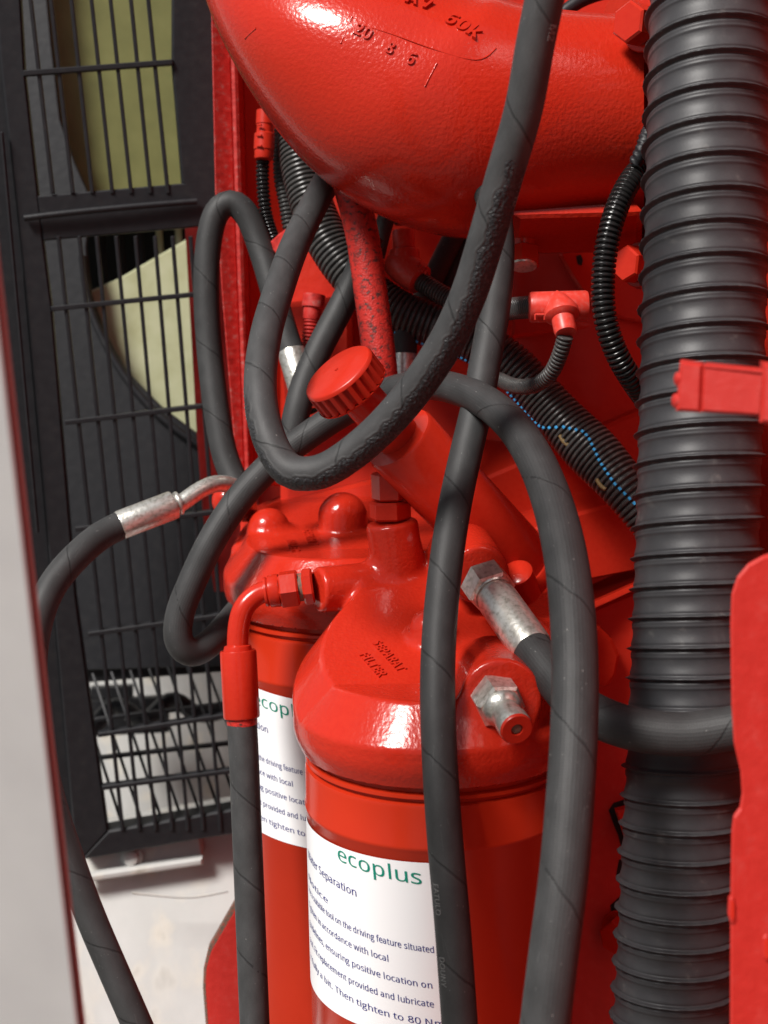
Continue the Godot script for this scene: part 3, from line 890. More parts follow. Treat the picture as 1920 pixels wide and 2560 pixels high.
func build_engine() -> void:
	# red post between the fan guard and the engine
	var t := thing("red_post", "tall red steel post with four rusty holes beside the fan guard", "post", Vector3(-0.1086, 1.3100, -1.0510))
	var m := MB.new()
	prism(m, [Vector3(-0.1194, 1.7170, -1.0690), Vector3(-0.1075, 1.7189, -1.0772), Vector3(-0.1069, 1.4889, -1.0640), Vector3(-0.1052, 1.3125, -1.0548), Vector3(-0.1113, 1.3186, -1.0510), Vector3(-0.1176, 1.4419, -1.0540), Vector3(-0.1206, 1.5237, -1.0568)], Vector3(0.004, 0, -0.03), 0.001)
	part(m, "post_web", M.dusty_red, t)
	m = MB.new()
	prism(m, [Vector3(-0.1062, 1.7157, -1.0646), Vector3(-0.0992, 1.7168, -1.0695), Vector3(-0.0985, 1.4885, -1.0568), Vector3(-0.0984, 1.3116, -1.0466), Vector3(-0.1041, 1.3128, -1.0428), Vector3(-0.1057, 1.4885, -1.0518)], Vector3(0.0, 0, -0.035), 0.003)
	part(m, "post_ridge", M.dusty_red, t)
	m = MB.new()
	prism(m, [Vector3(-0.0995, 1.7201, -1.0827), Vector3(-0.0643, 1.7255, -1.1070), Vector3(-0.0579, 1.4892, -1.0973), Vector3(-0.0622, 1.2954, -1.0830), Vector3(-0.0990, 1.3076, -1.0587), Vector3(-0.0990, 1.4890, -1.0694)], Vector3(0.0, 0, -0.02), 0.001)
	part(m, "post_flange", M.block_red, t)
	for q in [Vector3(-0.1017, 1.4046, -1.0620), Vector3(-0.1005, 1.3847, -1.0616), Vector3(-0.1015, 1.3685, -1.0600), Vector3(-0.1022, 1.3499, -1.0584)]:
		m = MB.new()
		disc_slot(m, q + Vector3(0.001, 0, 0.0002), Vector3(0, 0, 1), 0.0030, 0.8, 0.002)
		part(m, "rusty_hole", M.edge_rust, t)
	m = MB.new()
	prism(m, [Vector3(-0.1609, 1.5054, -1.1832), Vector3(-0.1019, 1.5044, -1.1831), Vector3(-0.1072, 1.2049, -1.1356), Vector3(-0.1420, 1.2055, -1.1357), Vector3(-0.1499, 1.2646, -1.1451), Vector3(-0.1540, 1.3301, -1.1555)], Vector3(0, 0, -0.01), 0.001)
	solo(m, "red_side_plate", M.matt_red, "narrow red plate showing behind the right bars of the fan guard", "plate", Vector3(-0.1468, 1.2154, -1.1373))

	# engine block: plates and housings behind the hoses
	var e := thing("engine_block", "red painted engine housing behind the hoses with ledges and flanges", "engine", Vector3(0.0437, 0.7762, -1.2095))
	m = MB.new()
	prism(m, [Vector3(-0.0986, 1.7933, -1.2491), Vector3(0.3599, 1.7854, -1.2478), Vector3(0.3410, 0.7200, -1.0791), Vector3(-0.1174, 0.7279, -1.0803)], Vector3(0, 0, -0.03), 0.002)
	part(m, "back_plate", M.block_red, e)
	m = MB.new()
	prism(m, [Vector3(-0.0741, 1.5702, -1.0973), Vector3(0.1166, 1.5098, -1.0878), Vector3(0.1125, 1.2785, -1.0511), Vector3(-0.0792, 1.2818, -1.0516)], Vector3(0, 0, -0.1), 0.006)
	part(m, "crankcase_panel", M.block_red, e)
	m = MB.new()
	prism(m, [Vector3(-0.0771, 1.4413, -1.0465), Vector3(-0.0208, 1.4477, -1.0475), Vector3(-0.0225, 1.3527, -1.0325), Vector3(-0.0700, 1.3448, -1.0312)], Vector3(0, 0, -0.04), 0.004)
	part(m, "side_lug", M.block_red, e)
	m = MB.new()
	lathe(m, Vector3(0.1650, 1.3242, -1.0988), Vector3(0, 1, 0), [[0.0, -0.01], [0.105, -0.01], [0.108, 0.0], [0.096, 0.10], [0.088, 0.16], [0.08, 0.165], [0.0, 0.165]], 64)
	part(m, "gear_housing", M.block_red, e)
	m = MB.new()
	prism(m, [Vector3(0.0939, 1.4302, -1.0093), Vector3(0.2026, 1.4397, -1.0108), Vector3(0.2014, 1.4257, -1.0035), Vector3(0.0931, 1.4157, -1.0020)], Vector3(0, -0.004, -0.05), 0.002)
	part(m, "ledge", M.block_red, e)
	m = MB.new()
	prism(m, [Vector3(0.0454, 1.3055, -0.9795), Vector3(0.0711, 1.3174, -0.9813), Vector3(0.1879, 1.3645, -0.9888), Vector3(0.1947, 1.2956, -0.9900), Vector3(0.1370, 1.2856, -0.9864), Vector3(0.0909, 1.2740, -0.9826)], Vector3(0, 0.02, -0.06), 0.002)
	part(m, "ledge_plate", M.gloss_red, e)
	m = MB.new()
	prism(m, [Vector3(0.0824, 1.2786, -0.9499), Vector3(0.1323, 1.2957, -0.9526), Vector3(0.1877, 1.3089, -0.9547), Vector3(0.1881, 1.2563, -0.9534), Vector3(0.1408, 1.2483, -0.9522), Vector3(0.0933, 1.2360, -0.9502)], Vector3(0, 0.015, -0.06), 0.002)
	part(m, "ledge_plate", M.gloss_red, e)
	m = MB.new()
	prism(m, [Vector3(0.1346, 1.2369, -0.9281), Vector3(0.1858, 1.2554, -0.9412), Vector3(0.1843, 1.2515, -0.9334), Vector3(0.1340, 1.2326, -0.9203)], Vector3(0, -0.002, -0.05), 0.0015)
	part(m, "ledge_rim", M.gloss_red, e)
	m = MB.new()
	prism(m, [Vector3(0.1311, 1.2260, -0.9415), Vector3(0.1922, 1.2494, -0.9453), Vector3(0.1895, 1.0997, -0.9215), Vector3(0.1289, 1.1007, -0.9217)], Vector3(0, 0, -0.06), 0.002)
	part(m, "lower_panel", M.block_red, e)
	m = MB.new()
	prism(m, [Vector3(0.1283, 1.2253, -0.9212), Vector3(0.1444, 1.2229, -0.9208), Vector3(0.1529, 1.2142, -0.9194), Vector3(0.1576, 1.2034, -0.9177), Vector3(0.1546, 1.1901, -0.9156), Vector3(0.1491, 1.1833, -0.9145), Vector3(0.1426, 1.1813, -0.9142), Vector3(0.1276, 1.1879, -0.9153)], Vector3(0, 0, -0.015), 0.002)
	part(m, "rounded_plate", M.gloss_red, e)
	# right lower bracket with slots
	var lb := thing("slotted_bracket", "upright red bracket with dark slots beside the big ribbed duct, low down", "bracket", Vector3(0.1308, 0.9715, -0.8557))
	m = MB.new()
	prism(m, [Vector3(0.1026, 1.1615, -0.8858), Vector3(0.1920, 1.1600, -0.8855), Vector3(0.1875, 0.9082, -0.8456), Vector3(0.0982, 0.9097, -0.8459)], Vector3(0, 0, -0.012), 0.002)
	part(m, "bracket_plate", M.matt_red, lb)
	for q in [[Vector3(0.1442, 1.1100, -0.8773), Vector3(0.1475, 1.1146, -0.8780), Vector3(0.1543, 1.1166, -0.8784), Vector3(0.1648, 1.1159, -0.8782), Vector3(0.1644, 1.0930, -0.8746), Vector3(0.1527, 1.0829, -0.8730), Vector3(0.1502, 1.0933, -0.8747), Vector3(0.1462, 1.1037, -0.8763)], [Vector3(0.1505, 1.0777, -0.8722), Vector3(0.1542, 1.0782, -0.8723), Vector3(0.1642, 1.0775, -0.8722), Vector3(0.1638, 1.0554, -0.8687), Vector3(0.1512, 1.0608, -0.8695), Vector3(0.1485, 1.0687, -0.8708)], [Vector3(0.1442, 1.0482, -0.8675), Vector3(0.1511, 1.0543, -0.8685), Vector3(0.1638, 1.0572, -0.8690), Vector3(0.1635, 1.0385, -0.8660), Vector3(0.1466, 1.0383, -0.8660), Vector3(0.1451, 1.0425, -0.8666)]]:
		m = MB.new()
		prism(m, q, Vector3(0, 0, -0.004), 0.0)
		part(m, "slot", M.dark, lb)
	m = MB.new()
	prism(m, [Vector3(0.1466, 1.1143, -0.8631), Vector3(0.1621, 1.1179, -0.8637), Vector3(0.1616, 1.0873, -0.8588), Vector3(0.1522, 1.0964, -0.8603)], Vector3(0, 0, -0.008), 0.001)
	part(m, "bent_tongue", M.plastic_red, lb)
	hexbolt("red_bolt", "red hexagon bolt on the slotted bracket low beside the ribbed duct", Vector3(0.1520, 1.0331, -0.8604), Vector3(-0.55, 0.05, 0.83), 0.012, 0.014, M.gloss_red, "")
	m = MB.new()
	prism(m, [Vector3(0.0845, 1.7098, -1.0536), Vector3(0.2188, 1.7075, -1.0533), Vector3(0.2176, 1.6398, -1.0425), Vector3(0.1604, 1.6374, -1.0421), Vector3(0.1376, 1.6417, -1.0428), Vector3(0.0863, 1.6477, -1.0438)], Vector3(0, 0, -0.06), 0.004)
	solo(m, "red_upper_casting", M.gloss_red, "red casting above the outlet of the big elbow", "casting", Vector3(0.1604, 1.6408, -1.0427))
	m = MB.new()
	sweep(m, catmull([Vector3(0.1073, 1.6285, -1.0002), Vector3(0.1253, 1.6328, -0.9908), Vector3(0.1390, 1.6417, -0.9922), Vector3(0.1581, 1.6478, -0.9932), Vector3(0.1907, 1.6493, -0.9934)], 0.004), 0.0048, 16)
	solo(m, "upper_black_hose", M.black_plastic, "thin black hose curving over the top of the elbow outlet", "hose", Vector3(0.1307, 1.6316, -0.9906))

func build_elbow() -> void:
	var t := thing("exhaust_elbow", "big glossy red cast elbow with raised numbers at the top", "pipe elbow", Vector3(0.0619, 1.4795, -0.8754))
	var inner := [Vector3(0.1650, 1.6107, -0.8962), Vector3(0.1379, 1.6121, -0.8964), Vector3(0.1109, 1.6140, -0.8967), Vector3(0.0911, 1.6164, -0.8951), Vector3(0.0792, 1.6201, -0.8936), Vector3(0.0738, 1.6229, -0.8930), Vector3(0.0710, 1.6251, -0.8944), Vector3(0.0688, 1.6270, -0.8967), Vector3(0.0659, 1.6308, -0.9014), Vector3(0.0629, 1.6379, -0.9106), Vector3(0.0599, 1.6626, -0.9398), Vector3(0.0589, 1.7133, -1.0035)]
	var outer := [Vector3(0.1629, 1.4959, -0.8780), Vector3(0.1310, 1.4948, -0.8778), Vector3(0.0889, 1.4804, -0.8755), Vector3(0.0433, 1.4782, -0.8732), Vector3(0.0099, 1.4904, -0.8731), Vector3(-0.0191, 1.5058, -0.8745), Vector3(-0.0394, 1.5212, -0.8779), Vector3(-0.0597, 1.5432, -0.8835), Vector3(-0.0850, 1.5813, -0.8935), Vector3(-0.1030, 1.6177, -0.9074), Vector3(-0.1156, 1.6581, -0.9391), Vector3(-0.1310, 1.7219, -1.0049)]
	var n := inner.size()
	var eye := Vector3(0, 1.45, 0)
	var seg := 96
	var sub := 8
	var ra: Array[Vector3] = []
	var rb: Array[Vector3] = []
	var rows := (n - 1) * sub + 1
	for k in rows:
		var i := mini(k / sub, n - 2)
		var f := float(k - i * sub) / sub
		ra.append(inner[i].lerp(inner[i + 1], f))
		rb.append(outer[i].lerp(outer[i + 1], f))
	for pass_ in 60:
		var a2 := ra.duplicate()
		var b2 := rb.duplicate()
		for k in range(1, rows - 1):
			a2[k] = (ra[k - 1] + ra[k] * 2.0 + ra[k + 1]) * 0.25
			b2[k] = (rb[k - 1] + rb[k] * 2.0 + rb[k + 1]) * 0.25
		ra = a2
		rb = b2
	var pts := PackedVector3Array()
	var mid := PackedVector3Array()
	for k in rows:
		var c := (ra[k] + rb[k]) * 0.5
		var h := (rb[k] - ra[k]) * 0.5
		var v := eye - c
		v = (v - h * (v.dot(h) / h.length_squared())).normalized() * h.length()
		mid.append(c)
		for j in seg + 1:
			var ang := TAU * (j % seg) / seg
			pts.append(c + h * cos(ang) + v * sin(ang))
	var mb := MB.new()
	mb.grid(pts, rows, seg + 1, mid)
	part(mb, "elbow_body", M.cast_red, t)
	# foot under the outlet
	var f := MB.new()
	prism(f, [Vector3(0.0787, 1.4914, -0.8317), Vector3(0.1544, 1.4928, -0.8319), Vector3(0.1643, 1.4703, -0.8891), Vector3(0.0815, 1.4708, -0.8892)], Vector3(0.0, 0.02, -0.08), 0.004)
	part(f, "elbow_foot", M.cast_red, t)
	var fl := MB.new()
	lathe(fl, Vector3(0.1628, 1.5532, -0.8891), Vector3(1, -0.02, -0.28), [[0.0, 0.0], [0.064, 0.0], [0.066, 0.003], [0.1, 0.0035], [0.102, 0.006], [0.102, 0.018], [0.1, 0.02], [0.0, 0.02]], 72)
	part(fl, "outlet_flange", M.gloss_red, t)
	var fr := MB.new()
	prism(fr, [Vector3(0.1276, 1.4718, -1.0058), Vector3(0.1353, 1.4577, -1.0036), Vector3(0.1446, 1.4435, -1.0013), Vector3(0.1552, 1.4336, -0.9997), Vector3(0.1721, 1.4263, -0.9986), Vector3(0.2116, 1.4200, -0.9976), Vector3(0.2128, 1.4926, -1.0091), Vector3(0.1280, 1.4941, -1.0093)], Vector3(0, 0, -0.012), 0.002)
	part(fr, "lower_flange", M.gloss_red, t)
	for q in [[Vector3(0.1389, 1.4716, -1.0053), Vector3(0.1423, 1.4726, -1.0055), Vector3(0.1439, 1.4687, -1.0049), Vector3(0.1427, 1.4648, -1.0043), Vector3(0.1399, 1.4659, -1.0045)], [Vector3(0.1782, 1.4569, -1.0030), Vector3(0.1816, 1.4580, -1.0032), Vector3(0.1850, 1.4568, -1.0030), Vector3(0.1848, 1.4479, -1.0016), Vector3(0.1809, 1.4485, -1.0017), Vector3(0.1787, 1.4524, -1.0023)]]:
		var s := MB.new()
		prism(s, q, Vector3(0, 0, -0.002), 0.0)
		part(s, "flange_hole", M.dark, t)
	var d := MB.new()
	var up := Vector3(0.0415, 1.6084, -0.8340) - Vector3(0.0341, 1.5978, -0.8234)
	flat_text(d, "60k", Vector3(0.0359, 1.5974, -0.8231), Vector3(0.0478, 1.5898, -0.8180), up, 0.0135, 0.0028)
	up = Vector3(0.0233, 1.6131, -0.8342) - Vector3(0.0167, 1.6029, -0.8253)
	flat_text(d, "A 7", Vector3(0.0159, 1.6093, -0.8298), Vector3(0.0276, 1.6054, -0.8285), up, 0.0105, 0.0026)
	up = Vector3(-0.0088, 1.5963, -0.8227) - Vector3(-0.0123, 1.5874, -0.8209)
	flat_text(d, "20", Vector3(-0.0142, 1.5916, -0.8222), Vector3(-0.0044, 1.5865, -0.8193), up, 0.0098, 0.0018)
	flat_text(d, "8", Vector3(0.0034, 1.5803, -0.8166), Vector3(0.0078, 1.5781, -0.8154), up, 0.0098, 0.0018)
	flat_text(d, "6", Vector3(0.0151, 1.5738, -0.8132), Vector3(0.0195, 1.5716, -0.8121), up, 0.0098, 0.0018)
	part(d, "raised_numbers", M.cast_red, t)
	var l := MB.new()
	for q in [[Vector3(-0.0132, 1.6031, -0.8260), Vector3(-0.0198, 1.5882, -0.8229)], [Vector3(0.0339, 1.5747, -0.8115), Vector3(0.0270, 1.5622, -0.8101)], [Vector3(-0.0697, 1.6023, -0.8509), Vector3(-0.0772, 1.5981, -0.8595)]]:
		l = MB.new()
		sweep(l, catmull([q[0], (q[0] + q[1]) * 0.5 + Vector3(0, 0, 0.0002), q[1]], 0.002), 0.0006, 8)
		part(l, "casting_mark", M.cast_red, t)
	l = MB.new()
	sweep(l, catmull([Vector3(-0.0076, 1.5981, -0.8232), Vector3(0.0114, 1.5915, -0.8192), Vector3(0.0358, 1.5815, -0.8137), Vector3(0.0559, 1.5764, -0.8136), Vector3(0.0628, 1.5788, -0.8156), Vector3(0.0676, 1.5835, -0.8185)], 0.003), 0.00045, 8)
	part(l, "casting_mark", M.cast_red, t)
	hexbolt("flange_bolt", "large red hexagon bolt at the top right on the elbow flange", Vector3(0.1552, 1.5963, -0.8331), Vector3(-0.75, 0.05, 0.66), 0.0118, 0.018, M.gloss_red, "flange bolts of the elbow", 0.3)
	hexbolt("flange_bolt", "red hexagon bolt below the elbow outlet behind the thin black conduit", Vector3(0.1585, 1.4625, -0.8575), Vector3(-0.75, 0.05, 0.66), 0.0110, 0.017, M.gloss_red, "flange bolts of the elbow", 0.3)
	var b := thing("foot_bolt", "red threaded bolt with a bare steel head under the elbow foot", "bolt", Vector3(0.0882, 1.4692, -0.8687))
	var th := MB.new()
	lathe(th, Vector3(0.0890, 1.4885, -0.8717), Vector3(0.0870, 1.4667, -0.8663) - Vector3(0.0890, 1.4885, -0.8717), [[0.0, 0.0], [0.0075, 0.0], [0.0082, 0.001], [0.0075, 0.002], [0.0082, 0.003], [0.0075, 0.004], [0.0082, 0.005], [0.0075, 0.006], [0.0082, 0.007], [0.0075, 0.008], [0.0082, 0.009], [0.0075, 0.010], [0.0075, 0.02]], 28)
	part(th, "thread", M.gloss_red, b)
	var hd := MB.new()
	hexnut(hd, Vector3(0.0879, 1.4735, -0.8684), Vector3(-0.05, -0.9, 0.42), 0.0105, 0.011, 0.2)
	part(hd, "bolt_head", M.gloss_red, b)
	var un := MB.new()
	lathe(un, Vector3(0.0879, 1.4735, -0.8684) + Vector3(-0.05, -0.9, 0.42).normalized() * 0.0108, Vector3(-0.05, -0.9, 0.42), [[0.0085, 0.0], [0.008, 0.0012], [0.0, 0.0014]], 20)
	part(un, "bare_face", M.steel, b)

func build_head() -> void:
	var nb: Vector3 = Vector3(0.0112, 1.2385, -0.9741)
	caps_ = [
		[1, Vector3(0.0104, 1.2543, -0.8519), Vector3(0.0046, 1.3095, -0.8505), 0.0168, 0.0160, 0.006],
		[0, Vector3(-0.0278, 1.2823, -0.9474), Vector3(-0.0284, 1.2967, -0.9497), 0.0172, 0.0170, 0.004],
		[0, Vector3(-0.0748, 1.2780, -0.9498), Vector3(-0.0796, 1.2890, -0.9515), 0.0150, 0.0145, 0.006],
		[0, Vector3(-0.1048, 1.2974, -1.0085), Vector3(-0.1068, 1.3078, -0.9596), 0.0125, 0.0125, 0.006],
		[1, Vector3(-0.0045, 1.2697, -0.8503), Vector3(-0.0416, 1.2710, -0.8322), 0.0145, 0.0140, 0.008],
		[0, Vector3(0.0269, 1.2431, -0.7772), Vector3(0.0253, 1.2585, -0.7796), 0.0135, 0.012, 0.005],
		[1, Vector3(0.0578, 1.2354, -0.7608), Vector3(0.0593, 1.2391, -0.7016), 0.0235, 0.0215, 0.008],
		[1, Vector3(0.0468, 1.2910, -0.8557), Vector3(0.0548, 1.2866, -0.7922), 0.020, 0.0175, 0.008],
		[0, Vector3(0.0946, 1.2368, -0.7965), Vector3(0.0905, 1.2028, -0.7810), 0.018, 0.018, 0.010],
	]
	var t := thing("filter_head", "glossy red casting that carries both oil filters, with domes and bosses", "casting", Vector3(NEAR.x, NEAR.y - 0.05, NEAR.z))
	var mb := MB.new()
	field_mesh(mb, Vector3(-0.125, NEAR.y - 0.06, NEAR.z - 0.30), Vector3(0.135, REAR.y + 0.06, NEAR.z + 0.10), 0.0021)
	part(mb, "head_body", M.cast_red, t)
	var w := MB.new()
	head_text(w, "SEPARAT", Vector3(-0.0101, 1.2529, -0.7727), Vector3(0.0050, 1.2406, -0.7454), Vector3(1, 0.36, -1.0), 0.0078, 0.0014)
	head_text(w, "FILTER", Vector3(-0.0171, 1.2480, -0.7618), Vector3(-0.0082, 1.2409, -0.7455), Vector3(1, 0.36, -1.0), 0.0078, 0.0014)
	part(w, "raised_lettering", M.cast_red, t)
	w = MB.new()
	head_text(w, "SEPARAT", Vector3(-0.0583, 1.2834, -0.9428), Vector3(-0.0431, 1.2834, -0.8611), Vector3(1, 0, -0.4), 0.0085, 0.0014)
	head_text(w, "FILTER", Vector3(-0.0676, 1.2834, -0.9193), Vector3(-0.0537, 1.2834, -0.8492), Vector3(1, 0, -0.4), 0.0085, 0.0014)
	part(w, "raised_lettering", M.cast_red, t)
	# wall behind the domes
	w = MB.new()
	prism(w, [Vector3(-0.1076, 1.2825, -1.0315), Vector3(-0.0809, 1.2925, -1.0381), Vector3(-0.0056, 1.3082, -1.0508), Vector3(0.0490, 1.3133, -1.0516), Vector3(0.0458, 1.2183, -1.0061), Vector3(-0.1070, 1.2326, -1.0084)], Vector3(0, 0, -0.05), 0.003)
	part(w, "rear_wall", M.gloss_red, t)
	# stacked hexagon fitting on the boss
	var f := thing("sensor_fitting", "two stacked red hexagon nuts on the tall round boss under the filler pipe", "fitting", Vector3(0.0039, 1.3102, -0.8506))
	var a := MB.new()
	hexnut(a, Vector3(0.0039, 1.3107, -0.8507), Vector3(-0.02, 1, 0), 0.0130, 0.0115, 0.35)
	part(a, "hex_nut", M.gloss_red, f)
	a = MB.new()
	hexnut(a, Vector3(0.0039, 1.3107, -0.8507) + Vector3(0, 0.0122, 0), Vector3(-0.02, 1, 0), 0.0112, 0.017, 0.2)
	part(a, "hex_nut", M.gloss_red, f)
	# filters
	oil_filter("red spin-on oil filter in front, with the whole green word on its white label", NEAR, NEAR.y - 0.043, NEAR.y - 0.33, 1.1628, 1.1554, 1.1554 - 0.0985, 0.085, 0.0, 0.0)
	oil_filter("red spin-on oil filter behind, its white label half hidden by the front filter", REAR, REAR.y - 0.043, REAR.y - 0.33, 1.2023, 1.1918, 1.1918 - 0.0985, 0.10, -0.06, 0.07)
	# plug on the right boss
	var p := thing("drain_plug", "bare steel hexagon plug with a red painted end on the filter head", "plug", Vector3(0.0559, 1.2413, -0.6959))
	var d := (Vector3(0.0633, 1.2343, -0.6746) - Vector3(0.0571, 1.2399, -0.6977)).normalized()
	var o := Vector3(0.0561, 1.2401, -0.7028)
	a = MB.new()
	hexnut(a, o - d * 0.004, d, 0.0132, 0.015, 0.4)
	part(a, "hex", M.steel, p)
	a = MB.new()
	lathe(a, o + d * 0.011, d, [[0.0105, 0.0], [0.0100, 0.003], [0.0078, 0.005], [0.0078, 0.013], [0.0086, 0.0138], [0.0086, 0.020], [0.0082, 0.021]], 40)
	part(a, "collar", M.steel, p)
	a = MB.new()
	lathe(a, o + d * 0.0312, d, [[0.0084, 0.0], [0.0084, 0.0012], [0.0078, 0.002], [0.0032, 0.002], [0.0030, 0.0005], [0.0, 0.0005]], 40)
	part(a, "painted_end", M.plastic_red, p)
	a = MB.new()
	lathe(a, o + d * 0.0320, d, [[0.0028, 0.0], [0.0024, 0.0004], [0.0, 0.0005]], 16)
	part(a, "socket", M.edge_rust, p)

func build_filler() -> void:
	var t := thing("filler_pipe", "red oil filler pipe slanting down to the right, closed by a notched round cap", "pipe", Vector3(0.0868, 1.2722, -0.8831))
	var a := Vector3(-0.0197, 1.3965, -0.8167)
	var b := Vector3(0.0898, 1.2698, -0.8877)
	var d := (b - a).normalized()
	var l := a.distance_to(b)
	var m := MB.new()
	lathe(m, a, d, [[0.0125, 0.0], [0.0125, l * 0.12], [0.0135, l * 0.15], [0.0138, l * 0.262], [0.0222, l * 0.266], [0.0235, l * 0.276], [0.0235, l * 0.97], [0.022, l]], 56)
	part(m, "pipe_body", M.gloss_red, t)
	m = MB.new()
	lathe(m, a + d * l * 0.965, d, [[0.02, 0.0], [0.0255, 0.0], [0.0265, 0.002], [0.0265, 0.009], [0.025, 0.011], [0.0, 0.011]], 48)
	part(m, "pipe_flange", M.gloss_red, t)
	var lug := MB.new()
	lathe(lug, Vector3(0.0809, 1.2762, -0.8483), Vector3(-0.3, 0.75, 0.5), [[0.0, -0.02], [0.0105, -0.02], [0.0105, 0.0], [0.009, 0.0012], [0.0, 0.0012]], 28)
	part(lug, "flange_screw", M.gloss_red, t)
	var ax := -d
	ax = Vector3(-0.54, 0.755, 0.357).normalized()
	var o := Vector3(-0.0232, 1.4017, -0.8043)
	m = MB.new()
	var r := 0.0228
	var notch := func(x: float) -> float:
		return 1.0 - 0.15 * smoothstep(-0.15, 0.35, cos(x * 23.0))
	lathe(m, o - ax * 0.0045, ax, [[0.012, -0.0075], [r, -0.0072], [r + 0.0004, -0.0062]], 176)
	lathe(m, o - ax * 0.0045, ax, [[r, -0.0066], [r, 0.0062]], 264, notch)
	lathe(m, o - ax * 0.0045, ax, [[r * 0.955, 0.0062], [r * 0.99, 0.0060], [r * 0.97, 0.0078], [r * 0.93, 0.0086], [r * 0.3, 0.0094], [0.0, 0.0095]], 132)
	var cap := part(m, "screw_cap", M.plastic_red, t, "round red cap with a notched rim")
	m = MB.new()
	lathe(m, o + ax * 0.0048 + Vector3(0, 0.0005, 0), ax, [[0.0012, 0.0], [0.0009, 0.0006], [0.0, 0.0008]], 12)
	part(m, "mould_pip", M.plastic_red, cap)
	# worn red hose above the cap
	m = MB.new()
	sweep(m, catmull([Vector3(-0.0199, 1.5229, -0.9228), Vector3(-0.0146, 1.5025, -0.9195), Vector3(-0.0103, 1.4821, -0.9163), Vector3(-0.0065, 1.4516, -0.9115), Vector3(-0.0031, 1.4236, -0.9070), Vector3(-0.0005, 1.3981, -0.9030), Vector3(0.0007, 1.3774, -0.9048)], 0.004), 0.0108, 36)
	solo(m, "worn_hose", M.worn_red, "red overpainted hose with black scuff marks above the filler cap", "hose", Vector3(0.0007, 1.3774, -0.9048))

